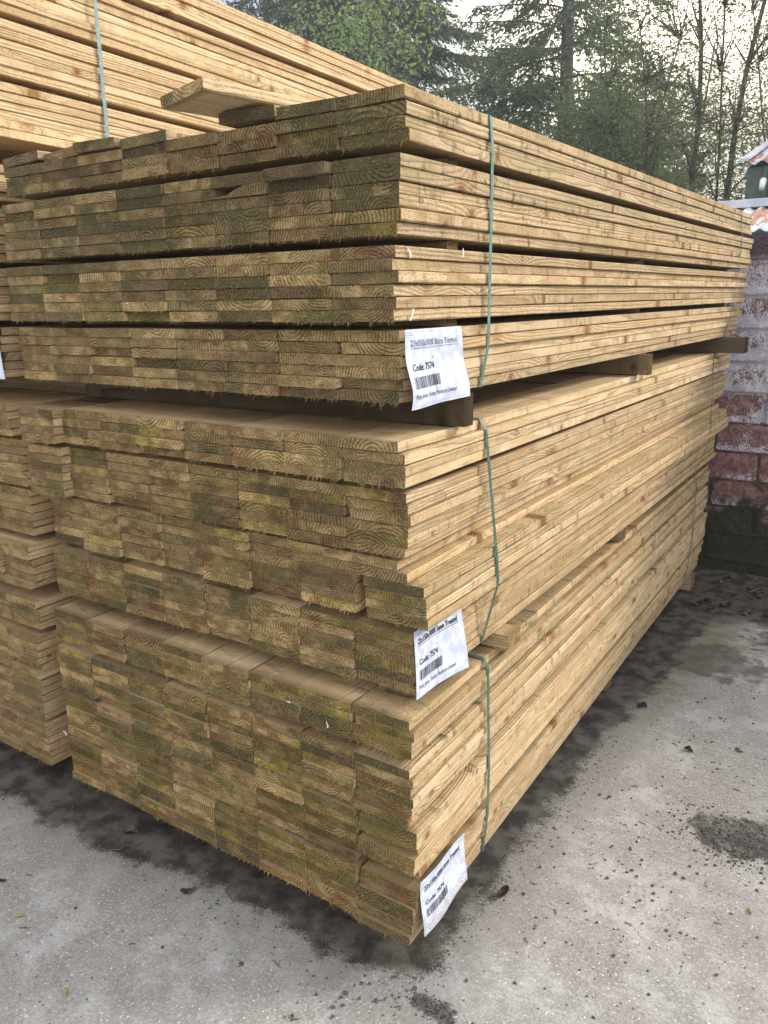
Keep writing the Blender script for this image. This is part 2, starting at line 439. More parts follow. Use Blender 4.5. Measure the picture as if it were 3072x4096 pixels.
for pk, groups in PACKS.items():
    lay = 0; right_edge[pk] = []
    for gi, (n, z0, ox, oy) in enumerate(groups):
        gx = [rng.uniform(-.003, .003) for _ in range(9)]
        for li in range(n):
            lay += 1
            zb = z0 + (n - 1 - li) * PT
            for c in range(8):
                g0, r0 = TONE[pk]
                g = min(max(rng.gauss(g0, .28), 0), 1); r = min(max(rng.gauss(r0, .25), 0), 1)
                if pk == 'top' and gi == 3: g *= .45
                if pk == 'middle' and gi == 0: g *= .6
                if c == 0 and pk == 'top' and gi < 2: g = min(1, g + .3)
                br = rng.choice((rng.uniform(.62, 1.15), rng.uniform(.75, 1.38))) * (.78 if pk == 'top' and gi < 2 else 1)
                if c == 0: br = rng.uniform(.80, 1.14) * (.88 if pk == 'top' and gi < 2 else 1)
                w_ = rng.uniform(.1462, .1496)
                x1 = ox - PW * c + gx[c] + rng.uniform(-.002, .002) 
                if c == 0: x1 = ox + RDX[pk][lay - 1] + rng.uniform(-.0025, .0025)
                if c == 1 and RDX[pk][lay - 1] < -.02: x1 += RDX[pk][lay - 1] * .9
                y1 = oy + rng.uniform(-.0028, .0028) + (rng.gauss(0, .006) if rng.random() < .18 else 0)
                if c == 7 and pk == 'middle' and gi < 2: y1 -= .028
                tilt = rng.gauss(0, .0015); dz = rng.uniform(0, .0006)
                wane = False; spl = 58; yaw = 0
                if pk == 'top' and lay == 1:
                    if c == 3: continue                     # the gap the loose plank has come from
                    tilt = {0: -.02, 1: .01, 2: .015, 4: -.02, 5: .02, 6: -.07, 7: -.05}[c]; dz = {6: .004, 7: .004, 5: .003, 0: .002, 2: .010, 1: .004}.get(c, .0)
                    y1 += {1: .006, 2: .0, 5: -.012, 6: .02}.get(c, 0)
                if pk == 'top' and lay == 6 and c == 2: wane = True
                if pk == 'bottom' and lay <= 4 and c in (3, 6): y1 -= .006
                if pk == 'bottom' and gi == 1 and c in (4,): y1 -= .006
                if pk == 'middle' and gi == 2 and c > 1: y1 += [0, 0, .004, -.006, .008, 0, -.006, .008][c]
                gw = x1 - w_ / 2
                droop = 1.75 if li == n - 1 else 1.0
                d = plank_data(rng, w=w_, green=g, red=r, bright=br, spl=spl + (25 if li == n - 1 else 0), wane=wane, droop=droop, L=3.0 + rng.uniform(-.02, .012))
                M = Matrix.Translation((gw, y1, zb + dz)) @ Matrix.Rotation(tilt, 4, 'Y') @ Matrix.Rotation(rng.gauss(0, .0008), 4, 'Z')
                d['k'] = FAR[pk][gi] / 3
                if c == 0: right_edge[pk].append((x1, zb, zb + PT, d['k']))
                xa, xb = gw - w_ / 2, gw + w_ / 2
                A = poly_area([(xa, y1, zb), (xb, y1, zb), (xb, y1, zb + .021), (xa, y1, zb + .021)])
                if c == 0: A += poly_area([(xb, y1, zb), (xb, y1 + 3, zb), (xb, y1 + 3, zb + .021), (xb, y1, zb + .021)])
                where = 'at the right-hand corner' if c == 0 else ('at the left-hand edge' if c == 7 else '%s from the corner' % ORD[c + 1])
                lab = '%s plank, %s layer down in the %s pack, %s' % (tone_word(g, r, c), ORD[lay], pk, where)
                cand.append((A, d, M, lab, 'planks of the %s pack in the near stack' % pk))
# the neighbouring stack on the left: three packs seen end-on, a fourth rising above the near stack
NX = -1.275
for pk, groups in PACKS.items():
    lay = 0
    for gi, (n, z0, ox, oy) in enumerate(groups):
        gxo = rng.uniform(-.012, .008); gyo = rng.uniform(-.02, .015)
        for li in range(n):
            lay += 1; zb = z0 + (n - 1 - li) * PT
            lx = rng.uniform(-.008, .008)
            for c in range(8):
                g = min(max(rng.gauss(.22, .2), 0), 1); r = min(max(rng.gauss(.35, .25), 0), 1)
                w_ = rng.uniform(.1462, .1496)
                x1 = NX + gxo - PW * c + rng.uniform(-.002, .002) + (lx if c == 0 else 0)
                y1 = gyo + rng.uniform(-.006, .007)
                d = plank_data(rng, w=w_, green=g, red=r, bright=rng.uniform(.85, 1.15), spl=50 if c < 4 else 0, droop=1.6 if li == n - 1 else 1, yseg=8 if c < 4 else 3)
                M = Matrix.Translation((x1 - w_ / 2, y1, zb + rng.uniform(0, .0005)))
                A = 0
                if c < 3:
                    A = poly_area([(x1 - w_, y1, zb), (x1, y1, zb), (x1, y1, zb + .021), (x1 - w_, y1, zb + .021)]) * .8
                    if c == 0: A += poly_area([(x1, y1, zb), (x1, y1 + .12, zb), (x1, y1 + .12, zb + .021), (x1, y1, zb + .021)])
                where = 'at its corner' if c == 0 else '%s from its corner' % ORD[c + 1]
                lab = 'tan plank, %s layer down in the neighbouring stack\'s %s low pack, %s' % (ORD[lay], {'top': 'highest', 'middle': 'middle', 'bottom': 'lowest'}[pk], where)
                lab = lab.replace('highest low pack', 'third pack').replace('middle low pack', 'second pack').replace('lowest low pack', 'ground pack')
                cand.append((A, d, M, lab, 'planks of the neighbouring stack'))
UP = []   # right edge of the high pack
zt = 1.868
upg = []
TILT = Matrix.Translation((0, 0, zt)) @ Matrix.Rotation(-.027, 4, 'X') @ Matrix.Translation((0, 0, -zt))
z_ = zt
for n in (6, 6, 6, 4): upg.append((n, z_)); z_ += n * PT + .0165
lay = 0
for n, z0 in reversed(upg):
    gxo = rng.uniform(-.006, .006)
    for li in range(n):
        lay += 1; zb = z0 + (n - 1 - li) * PT
        for c in range(8):
            w_ = rng.uniform(.1462, .1496)
            x1 = NX + gxo - PW * c + rng.uniform(-.004, .005); y1 = rng.uniform(-.006, .006)
            d = plank_data(rng, w=w_, green=max(0, rng.gauss(.03, .06)) + (.25 if lay == 1 else 0), red=max(0, rng.gauss(.08, .1)), bright=rng.uniform(1.02, 1.22), spl=0 if c else 20, yseg=12 if c == 0 else 3)
            M = TILT @ Matrix.Translation((x1 - w_ / 2, y1, zb + rng.uniform(0, .0006)))
            A = 0
            if c == 0:
                UP.append((x1, zb, zb + PT)); A = poly_area([(x1, y1, zb), (x1, y1 + 2.2, zb), (x1, y1 + 2.2, zb + .021), (x1, y1, zb + .021)])
            lab = 'pale golden plank edge, %s layer down in the high pack behind' % ORD[lay]
            cand.append((A, d, M, lab, 'planks of the high pack behind'))
order = sorted(range(len(cand)), key=lambda i: -cand[i][0])
keep = set(order[:299])
rest = []
for i, (A, d, M, lab, grp) in enumerate(cand):
    if i in keep:
        o = bpy.data.objects.new('timber_plank', wood_mesh('timber_plank', [(d, None)]))
        o.matrix_world = M; link(o); tag(o, lab, 'plank', grp)
    else: rest.append((d, M))
o = link(bpy.data.objects.new('timber_planks', wood_mesh('timber_planks', rest)))
tag(o, 'smaller seen plank ends filling the far columns of the timber packs', 'planks', kind='stuff')
# loose plank thrown on top
d = plank_data(random.Random(5), green=.35, red=.1, bright=1.1, spl=60, L=.42)
o = link(bpy.data.objects.new('loose_plank', wood_mesh('loose_plank', [(d, None)])))
o.matrix_world = Matrix.Translation((-.440, -.088, 1.816)) @ Matrix.Rotation(-.19, 4, 'Z') @ Matrix.Rotation(-.06, 4, 'Y')
tag(o, 'short loose plank lying askew on top of the near stack', 'plank')

# ------------------------------------------------------------------ bearers and thin spacers
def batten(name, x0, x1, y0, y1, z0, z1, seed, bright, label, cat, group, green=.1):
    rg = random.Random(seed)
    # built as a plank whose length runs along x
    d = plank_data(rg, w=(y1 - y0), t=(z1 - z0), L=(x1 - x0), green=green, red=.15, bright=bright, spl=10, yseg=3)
    o = link(bpy.data.objects.new(name, wood_mesh(name, [(d, None)])))
    o.matrix_world = Matrix.Translation((x1, (y0 + y1) / 2, z0)) @ Matrix.Rotation(math.pi / 2, 4, 'Z')
    return tag(o, label, cat, group)
bl = 'bearers laid across between the packs'
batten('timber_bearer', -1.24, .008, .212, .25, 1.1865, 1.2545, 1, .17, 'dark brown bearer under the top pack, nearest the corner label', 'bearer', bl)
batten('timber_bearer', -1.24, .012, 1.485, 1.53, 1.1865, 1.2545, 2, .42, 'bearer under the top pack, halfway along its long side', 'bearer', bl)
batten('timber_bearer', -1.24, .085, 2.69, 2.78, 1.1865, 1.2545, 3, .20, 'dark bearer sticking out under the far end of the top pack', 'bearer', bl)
batten('timber_bearer', -1.22, .03, .405, .478, .6125, .6505, 4, .95, 'pale bearer end poking out between middle and bottom packs, beside the strap', 'bearer', bl)
batten('timber_bearer', -1.22, -.030, 1.43, 1.49, .6125, .6505, 5, .6, 'bearer between the middle and bottom packs, halfway along', 'bearer', bl)
batten('timber_bearer', -1.22, -.075, 2.62, 2.68, .6125, .6505, 6, .6, 'bearer between the middle and bottom packs, at the far end', 'bearer', bl)
bg_ = 'bearers standing on the concrete'
batten('timber_bearer', -1.15, -.09, .30, .36, .002, .0785, 7, .5, 'bearer on the concrete under the near end of the bottom pack', 'bearer', bg_)
batten('timber_bearer', -1.18, -.068, 1.49, 1.56, .002, .0785, 8, .6, 'bearer on the concrete under the middle of the bottom pack', 'bearer', bg_)
batten('timber_bearer', -1.18, -.072, 2.76, 2.84, .002, .0785, 9, .75, 'bearer on the concrete under the far end of the bottom pack', 'bearer', bg_)
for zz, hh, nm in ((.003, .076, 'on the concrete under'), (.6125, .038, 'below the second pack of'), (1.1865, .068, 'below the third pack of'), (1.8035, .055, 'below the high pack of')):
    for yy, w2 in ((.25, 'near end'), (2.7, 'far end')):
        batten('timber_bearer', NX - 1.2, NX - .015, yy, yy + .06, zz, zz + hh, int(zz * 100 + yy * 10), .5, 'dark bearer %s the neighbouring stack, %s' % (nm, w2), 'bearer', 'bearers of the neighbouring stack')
for pk, groups in PACKS.items():
    for gi in range(3):
        ztop = groups[gi][1]; zbot = groups[gi + 1][1] + groups[gi + 1][0] * PT
        for yy, w2 in ((.20, 'near'), (1.45, 'middle'), (2.72, 'far')):
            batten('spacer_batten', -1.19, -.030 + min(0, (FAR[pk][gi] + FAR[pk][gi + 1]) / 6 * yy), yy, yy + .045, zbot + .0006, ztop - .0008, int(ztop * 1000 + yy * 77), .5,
                   'thin dark spacer strip in the %s gap down of the %s pack, %s end' % (ORD[gi + 1], pk, w2) if w2 != 'middle' else 'thin dark spacer strip in the %s gap down of the %s pack, halfway along' % (ORD[gi + 1], pk),
                   'spacer', 'thin spacers in the gaps of the packs')
for gi in range(3):
    n0, z0 = upg[gi]
    for yy, w2 in ((.22, 'near'), (1.5, 'middle')):
        batten('spacer_batten', NX - 1.19, NX - .02, yy, yy + .045, z0 + n0 * PT + .0008, upg[gi + 1][1] - .0004, gi * 7 + int(yy * 9), .5,
               'thin spacer strip in the %s gap up of the high pack behind, %s one' % (ORD[gi + 1], w2), 'spacer', 'thin spacers in the high pack')

# ------------------------------------------------------------------ straps
def hull_right(edges, ztop, zbot, ymul=0):
    """outermost polyline (x, z) a taut strap follows over the uneven right side"""
    pts = [(x, z1) for x, z0, z1 in edges] + [(x, z0) for x, z0, z1 in edges]
    pts = sorted(set(pts), key=lambda p: -p[1])
    h = []
    for p in pts:
        while len(h) >= 2 and (h[-1][0] - h[-2][0]) * (p[1] - h[-2][1]) - (h[-1][1] - h[-2][1]) * (p[0] - h[-2][0]) > 0: h.pop()
        h.append(p)
    return h
def strap(name, y, edges, left, ztop, zbot, mat, label, wd=.0115, slack=()):
    h = hull_right(edges, ztop, zbot)
    e = .0012
    path = [(left - e, ztop + e, y)] + [(h[0][0] - .01, ztop + e, y + .001)]
    for i, (x, z) in enumerate(h): path.append((x + e, z, y + .0012 * math.sin(i * 2.1)))
    path += [(h[-1][0] - .01, zbot - e, y), (left - e, zbot - e, y), (left - e, ztop + e, y)]
    V = []; F = []; th = .0009
    # subdivide and round the corners slightly
    P = []
    for a, b in zip(path[:-1], path[1:]):
        n = max(1, int(math.dist(a[:2], b[:2]) / .03))
        for i in range(n): P.append(tuple(a[k] + (b[k] - a[k]) * i / n for k in range(3)))
    P.append(path[-1])
    cx = sum(p[0] for p in P) / len(P); cz = (ztop + zbot) / 2
    for i, (x, z, yy) in enumerate(P):
        a = P[max(i - 1, 0)]; b = P[min(i + 1, len(P) - 1)]
        tx, tz = b[0] - a[0], b[1] - a[1]; l = math.hypot(tx, tz) or 1
        nx_, nz_ = -tz / l, tx / l
        if nx_ * (x - cx) + nz_ * (z - cz) < 0: nx_, nz_ = -nx_, -nz_
        for dy in (-wd / 2, wd / 2):
            V.append((x, yy + dy, z)); V.append((x + nx_ * th, yy + dy, z + nz_ * th))
    for i in range(len(P) - 1):
        k = i * 4; m = k + 4
        F += [(k + 1, k + 3, m + 3, m + 1), (k, m, m + 2, k + 2), (k, k + 1, m + 1, m), (k + 2, m + 2, m + 3, k + 3)]
    o = mesh_obj(name, V, F, mat)
    return tag(o, label, 'strap', 'straps binding the timber packs')
def edges_at(pk, y): return [(x + k * y, a, b) for x, a, b, k in right_edge[pk]]
for pk in PACKS:
    g = PACKS[pk]; top = g[0][1] + 4 * PT; bot = g[3][1]
    if pk == 'top': top += .004
    strap('pack_strap', .337, edges_at(pk, .337), -1.225, top, bot, M_STRAP3 if pk == 'top' else M_STRAP, 'green plastic strap round the near end of the %s pack' % pk)
    fy = {'top': 2.76, 'middle': 2.62, 'bottom': 2.64}[pk]
    strap('pack_strap', fy, edges_at(pk, fy), -1.30, top, bot, M_STRAP, 'green plastic strap round the far end of the %s pack' % pk)
strap('pack_strap', .396, UP, NX - 1.21, z_ - .0165 + .0006, zt, M_STRAP2, 'pale blue-green strap round the high pack behind', wd=.012)

# ------------------------------------------------------------------ printed labels
M_GALV2 = simple('staple_steel', (.20, .20, .22, 1), (.35, .35, .38, 1), 90, .4, .6)
def surf_text(body, size, u0, v0, S, bold=0.0, mat=None, name='lettering', parent=None, shear=0.0, width=None):
    cu = bpy.data.curves.new('t', 'FONT'); cu.body = body; cu.size = size; cu.shear = shear; cu.offset = bold; cu.resolution_u = 3
    to = bpy.data.objects.new('t', cu); COL.objects.link(to)
    dg = bpy.context.evaluated_depsgraph_get()
    me = bpy.data.meshes.new_from_object(to.evaluated_get(dg))
    bpy.data.objects.remove(to); bpy.data.curves.remove(cu)
    xs = [v.co.x for v in me.vertices]; sc = (width / (max(xs) - min(xs))) if width else 1
    bm = bmesh.new(); bm.from_mesh(me)
    bmesh.ops.triangulate(bm, faces=bm.faces)
    for v in bm.verts: v.co = S(u0 + v.co.x * sc, v0 + v.co.y, .0007)
    bm.to_mesh(me); bm.free()
    me.materials.clear(); me.materials.append(mat or M_INK)
    me.name = name
    return link(bpy.data.objects.new(name, me), parent)
def surf_rects(name, rects, S, mat, parent, seg=.012):
    V = []; F = []
    for (u0, v0, u1, v1) in rects:
        nu = max(1, int(abs(u1 - u0) / seg)); nv = max(1, int(abs(v1 - v0) / seg)); k = len(V)
        for j in range(nv + 1):
            for i in range(nu + 1):
                V.append(S(u0 + (u1 - u0) * i / nu, v0 + (v1 - v0) * j / nv, .0007))
        for j in range(nv):
            for i in range(nu):
                a = k + j * (nu + 1) + i; F.append((a, a + 1, a + nu + 2, a + nu + 1))
    return mesh_obj(name, V, F, mat, parent)
def make_label(S, label, W=.205, H=.142, dirty=0.0, parts='all', faded=True):
    nu, nv = 28, 22; V = []; F = []; UV = []
    for off in (0.0, -.0005):
        for j in range(nv + 1):
            for i in range(nu + 1):
                V.append(S(W * i / nu, H * j / nv, off)); UV.append((i / nu, j / nv, dirty))
    n1 = (nu + 1) * (nv + 1)
    for j in range(nv):
        for i in range(nu):
            a = j * (nu + 1) + i
            F.append((a, a + 1, a + nu + 2, a + nu + 1)); F.append((n1 + a + nu + 1, n1 + a + nu + 2, n1 + a + 1, n1 + a))
    o = mesh_obj('paper_label', V, F, M_PAPER, smooth=True)
    a = o.data.attributes.new('luv', 'FLOAT_VECTOR', 'POINT'); a.data.foreach_set('vector', np.array(UV, dtype=np.float32).ravel())
    tag(o, label, 'label', 'printed labels stapled to the packs')
    hd = surf_text('22x150x3000 Sawn Treated', .0165, .014, H - .030, S, .0004, M_INKF if faded else M_INK, 'heading', o, width=.167)
    surf_rects('underline', [(.014, H - .0345, .186, H - .0333)], S, M_INKF if faded else M_INK, o)
    surf_text('Code: 7574', .0175, .016, H - .074, S, .00035, M_INK, 'code_number', o, width=.080)
    rg = random.Random(3); u = .014; bars = []
    while u < .108:
        b = rg.choice((.0010, .0010, .0018, .0026)); bars.append((u, .036, u + b, .057)); u += b + rg.choice((.0012, .0018, .0026))
    surf_rects('barcode', bars, S, M_INK, o)
    if parts == 'all':
        surf_text('Philip Jones Timber Products Limited', .0125, .009, .018, S, .0, M_INK, 'company_line', o, shear=.25, width=.150)
    b = .0045; t = .0004
    surf_rects('printed_border', [(b, b, W - b, b + t), (b, H - b - t, W - b, H - b), (b, b, b + t, H - b), (W - b - t, b, W - b, H - b)], S, M_INKF, o)
    for su in (.012, W - .030):
        surf_rects('staple', [(su, H - .010, su + .011, H - .0088)], lambda u_, v_, o_: S(u_, v_, o_ + .0006), M_GALV2, o, seg=.004)
    # rubbed print marks from the wood underneath
    rg = random.Random(9); mk = []
    for k in range(26):
        u = .092 + rg.gauss(0, .0045); v = rg.uniform(.01, H - .035); mk.append((u, v, u + rg.uniform(.0004, .0012), v + rg.uniform(.002, .008)))
    surf_rects('smudge_marks', mk, S, M_INKF, o)
    return o
def S1(u, v, off):
    a = 1 - v / .142
    x = -.002 + .010 * a + .0035 * math.sin(u * 34 + 1) * (a + .1) + .0025 * math.sin(v * 60) + .004 * math.exp(-((u - .0) / .02) ** 2) * math.sin(v * 40)
    return (x + off, .001 + u * (1 + .11 * a), 1.250 + v - .004 * a * (1 - u / .2))
make_label(S1, 'white printed label hanging from the near corner of the top pack')
def S2(u, v, off):
    a = 1 - v / .142
    x = .002 + .006 * math.sin(min(a * 1.6, 1.6)) + .0025 * math.sin(u * 30 + 2) + (.010 * max(0, u / .205 - .8) * 5 * a * .5)
    return (x + off, .014 + u * (.94 + .12 * a), .650 + v * 1.04 + (-.012) * (u / .205) * a)
make_label(S2, 'white printed label on the middle pack, its heading tucked under the overhang', faded=False)
def S3(u, v, off):
    a = 1 - v / .142
    x = .036 + .003 * math.sin(u * 28) + .010 * max(0, a - .6) * 2.0 + off
    return (x, -.013 + u * .97 + .004 * math.sin(v * 40), .104 + v * .965 + .022 * max(0, a - .55) * max(0, (u / .205 - .4)) * 2)
make_label(S3, 'white printed label with muddy lower edge at the foot of the bottom pack', dirty=1.0, parts='no', faded=False)
def S4(u, v, off):
    return (-1.245 - .205 + u, -.028 - off + .003 * math.sin(u * 40 + v * 30) - .004 * (1 - v / .142), 1.256 + v + .004 * (u - .2))
make_label(S4, 'white printed label at the left edge of the photo, ending in the letters ated', faded=False)

# torn scraps of white plastic left on staples
M_WHITE = simple("white_plastic", (.80, .80, .82, 1), (.62, .63, .66, 1), 80, .4)
def scrap(p, face, ang, ln, label, seed):
    rg = random.Random(seed); V = []; F = []; n = 5
    for i in range(n + 1):
        t = i / n; wv = .0026 * math.sin(math.pi * (t * .86 + .1)) * rg.uniform(.8, 1.3)
        a = (t - .5) * ln; bend = .002 * math.sin(t * 5)
        for s_ in (-1, 1):
            q = (math.cos(ang) * (s_ * wv + bend) - math.sin(ang) * a, math.sin(ang) * (s_ * wv + bend) + math.cos(ang) * a)
            o_ = .0015 + .003 * t * rg.random()
            V.append((o_, q[0], q[1]) if face == 'x' else (q[0], -o_, q[1]))
    n2 = len(V)
    V += [((v[0] - .0008, v[1], v[2]) if face == 'x' else (v[0], v[1] + .0008, v[2])) for v in V]
    for i in range(n):
        k = 2 * i; F += [(k, k + 1, k + 3, k + 2), (n2 + k + 2, n2 + k + 3, n2 + k + 1, n2 + k), (k, k + 2, n2 + k + 2, n2 + k), (k + 1, n2 + k + 1, n2 + k + 3, k + 3)]
    o = mesh_obj('plastic_scrap', V, F, M_WHITE, loc=p)
    tag(o, label, 'scrap', 'white plastic scraps on the timber')
scrap((-.012, .031, 1.527), 'x', .45, .022, 'white plastic scrap high on the top pack, closest to its corner', 1)
scrap((-.012, .232, 1.534), 'x', -.1, .018, 'white plastic scrap high on the top pack, beside the strap', 2)
scrap((-.012, .038, 1.418), 'x', -.5, .024, 'white plastic scrap just above the top pack label', 3)
scrap((-.036, 1.83, .583), 'x', .1, .022, 'upper white scrap on the long side of the bottom pack', 4)
scrap((-.040, 1.94, .489), 'x', -.15, .030, 'longest white scrap on the far side of the bottom pack', 5)
scrap((-.034, 1.846, .474), 'x', 0, .012, 'small white fleck lowest on the long side of the bottom pack', 6)
scrap((-.034, 2.207, 1.043), 'x', .1, .022, 'thin white scrap on the long side of the middle pack', 7)
scrap((-.036, 2.371, 1.030), 'x', -.1, .034, 'white plastic curl on the middle pack near the far strap', 8)
scrap((-1.185, -.024, .224), 'y', .6, .020, 'white torn scrap on the bottom pack at its left-hand edge', 9)
scrap((-.198, -.020, .548), 'y', -.1, .016, 'white drip-like scrap high on the front of the bottom pack', 10)
scrap((-.307, -.020, .572), 'y', .9, .008, 'small white scrap left of the drip-like one', 11)
scrap((-.742, -.012, 1.446), 'y', .4, .006, 'tiny white fleck on the front of the top pack', 12)

# ------------------------------------------------------------------ ground
def mat_ground():
    s = NT("concrete_yard")
    p = s.pos(); x, y, z = s.sep(p)
    big = s.noise(p, 3.2, 5, .6); mid = s.noise(p, 14, 5, .6); fine = s.noise(p, 150, 5, .75); vfine = s.noise(p, 480, 3, .7)
    v = vox(s, p, 170.0); vc = s.n('ShaderNodeSeparateColor'); s.put(vc.inputs[0], v.outputs['Color'])
    v2 = vox(s, p, 75.0); vc2 = s.n('ShaderNodeSeparateColor'); s.put(vc2.inputs[0], v2.outputs['Color'])
    base = s.mix(s.smooth(mid, .38, .62), (.275, .262, .25, 1), (.395, .38, .368, 1))
    base = s.mix(s.smooth(big, .38, .60, 0, .8), base, (.225, .208, .195, 1))
    base = s.mix(s.smooth(fine, .52, .63, 0, .7), base, (.50, .485, .475, 1))
    base = s.mix(s.smooth(fine, .45, .33, 0, .75), base, (.13, .115, .105, 1))
    grain = s.noise(p, 72, 6, .8)
    base = s.mix(s.smooth(grain, .53, .66, 0, .5), base, (.56, .545, .53, 1))
    base = s.mix(s.smooth(grain, .47, .34, 0, .6), base, (.15, .138, .128, 1))
    base = s.mix(s.smooth(vfine, .58, .70, 0, .2), base, (.58, .57, .58, 1))
    base = s.mix(s.smooth(vfine, .44, .32, 0, .30), base, (.11, .10, .098, 1))
    sp = s.mul(s.smooth(v.outputs['Distance'], .34, .22), s.smooth(vc.outputs[0], .95, .96))
    base = s.mix(sp, base, (.78, .77, .74, 1))
    sd = s.mul(s.smooth(v2.outputs['Distance'], .30, .18), s.smooth(vc2.outputs[0], .90, .92))
    base = s.mix(s.mul(sd, .8), base, (.07, .065, .06, 1))
    # dirt washed out from under the stacks: signed distance to their footprint, ragged by noise
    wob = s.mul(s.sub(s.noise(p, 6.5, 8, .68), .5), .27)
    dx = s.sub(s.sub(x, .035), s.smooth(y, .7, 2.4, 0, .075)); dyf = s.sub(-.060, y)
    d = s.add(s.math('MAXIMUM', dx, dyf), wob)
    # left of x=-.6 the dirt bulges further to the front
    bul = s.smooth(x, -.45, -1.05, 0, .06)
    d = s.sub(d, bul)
    dirt = s.smooth(s.add(d, s.mul(s.sub(fine, .5), .10)), .030, -.020)
    far = s.smooth(s.add(s.sub(y, 2.44), s.mul(wob, 1.6)), -.06, .10)
    def blob(cx, cy, rx_, ry_, k=1.5):
        a = s.math('POWER', s.math('DIVIDE', s.sub(x, cx), rx_), 2.0); b = s.math('POWER', s.math('DIVIDE', s.sub(y, cy), ry_), 2.0)
        return s.smooth(s.add(s.math('SQRT', s.add(a, b)), s.add(s.mul(wob, k * 5.5), s.mul(s.sub(mid, .5), 1.6))), 1.15, .75)
    b1 = blob(.56, .87, .17, .10); b2 = blob(.20, 1.98, .22, .17); b3 = blob(.46, 2.32, .16, .17); b4 = blob(.10, -.075, .06, .03)
    dm = s.math('MAXIMUM', s.math('MAXIMUM', dirt, far), s.math('MAXIMUM', s.mul(b1, .85), s.math('MAXIMUM', s.mul(b3, .8), s.math('MAXIMUM', s.mul(b2, .65), s.mul(b4, .8)))))
    dc = s.mix(s.smooth(mid, .38, .62), (.026, .022, .019, 1), (.098, .086, .074, 1))
    dc = s.mix(s.smooth(vfine, .58, .70, 0, .6), dc, (.22, .20, .18, 1))
    dc = s.mix(s.smooth(fine, .46, .34, 0, .7), dc, (.014, .012, .011, 1))
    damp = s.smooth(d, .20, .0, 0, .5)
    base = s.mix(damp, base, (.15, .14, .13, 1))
    # moss along the right edge of the dirt and in the far patches
    mo = s.mul(s.mul(s.smooth(d, .16, .05), s.smooth(d, -.04, .04)), s.mul(s.mul(s.smooth(y, .7, 1.9), s.smooth(x, -.05, .0)), s.smooth(mid, .36, .60)))
    mo = s.math('MAXIMUM', mo, s.mul(s.smooth(s.noise(p, 9, 4), .55, .66, 0, .7), s.smooth(y, 1.3, 2.0)))
    base = s.mix(s.mul(mo, .8), base, (.125, .130, .045, 1))
    col = s.mix(dm, base, dc)
    ymul = s.smooth(y, 3.3, 5.0)
    col = s.mix(ymul, col, (.05, .06, .03, 1))
    s.bump(s.add(s.mul(fine, .6), s.add(s.mul(vfine, .5), s.mul(mid, 1.0))), .003, .9)
    rough = s.add(.72, s.mul(dm, .1))
    return s.fin(col, rough, .3)
M_GROUND = mat_ground()
tag(mesh_obj('ground', [(-60, -30, 0), (60, -30, 0), (60, 90, 0), (-60, 90, 0)], [(0, 1, 2, 3)], M_GROUND), kind='structure')

# small stones, grit, leaves, twigs, buds
M_STONE = simple("dark_stone", (.035, .032, .030, 1), (.10, .095, .09, 1), 120, .8, bump=.0008)
M_STONE2 = simple("pale_stone", (.30, .30, .30, 1), (.48, .48, .47, 1), 120, .8, bump=.0005)
M_LEAF_D = simple("dead_leaf", (.030, .017, .016, 1), (.085, .050, .040, 1), 90, .6, bump=.001)
M_TWIG = simple("twig_bark", (.06, .035, .022, 1), (.17, .10, .06, 1), 200, .8, bump=.0005)
M_BUD = simple("catkin_yellow", (.22, .20, .07, 1), (.40, .38, .17, 1), 200, .8, bump=.001)
def stone_geo(rg, r):
    bm = bmesh.new(); bmesh.ops.create_icosphere(bm, subdivisions=1, radius=1)
    sx, sy, sz = rg.uniform(.8, 1.3), rg.uniform(.7, 1.1), rg.uniform(.5, .8)
    for v in bm.verts:
        k = rg.uniform(.78, 1.15); v.co = Vector((v.co.x * sx * k, v.co.y * sy * k, v.co.z * sz * k)) * r
    bmesh.ops.rotate(bm, verts=bm.verts, cent=(0, 0, 0), matrix=Matrix.Rotation(rg.uniform(0, 6.28), 3, 'Z'))
    return bm
stones = [(-0.787, -0.307), (-0.502, -0.105), (-0.319, -0.212), (-0.508, -0.275), (-0.126, -0.183), (-0.076, -0.145), (-0.077, -0.16), (-0.062, -0.174), (-0.076, -0.189), (-0.062, -0.208), (-0.043, -0.141), (-0.009, -0.126), (-0.046, -0.097), (0.043, -0.053), (-0.061, -0.106), (-0.134, -0.254), (-0.32, -0.21), (0.127, 0.026), (0.382, 0.542), (0.391, 0.514), (0.37, 0.472), (0.338, 0.554), (0.32, 0.57), (0.428, 0.544), (0.44, 0.612), (0.418, 0.618), (0.442, 0.666), (0.476, 0.695), (0.33, 0.624), (0.149, 0.536), (0.249, 0.572), (0.277, 0.507), (0.307, 0.344), (0.373, 0.268), (0.605, 0.665), (0.579, 0.337), (0.137, 0.845), (0.165, 0.852), (0.187, 0.904), (0.291, 0.651), (0.283, 0.544), (0.116, 0.453), (0.121, 0.338), (0.634, 0.502), (0.142, 1.608), (0.051, 1.619), (0.34, 1.512), (0.442, 1.533), (0.244, 1.59), (0.35, 1.332), (0.516, 1.316), (0.401, 1.176)]
rg = random.Random(21)
for i, (a, b) in enumerate(stones):
    mb = MB(); mb.bm(stone_geo(rg, rg.uniform(.0035, .0062)))
    o = mb.build('small_stone', M_STONE, loc=(a, b, .0022))
    tag(o, 'small dark stone lying loose on the pale concrete', 'stone', 'loose dark stones on the concrete')
rg = random.Random(4)
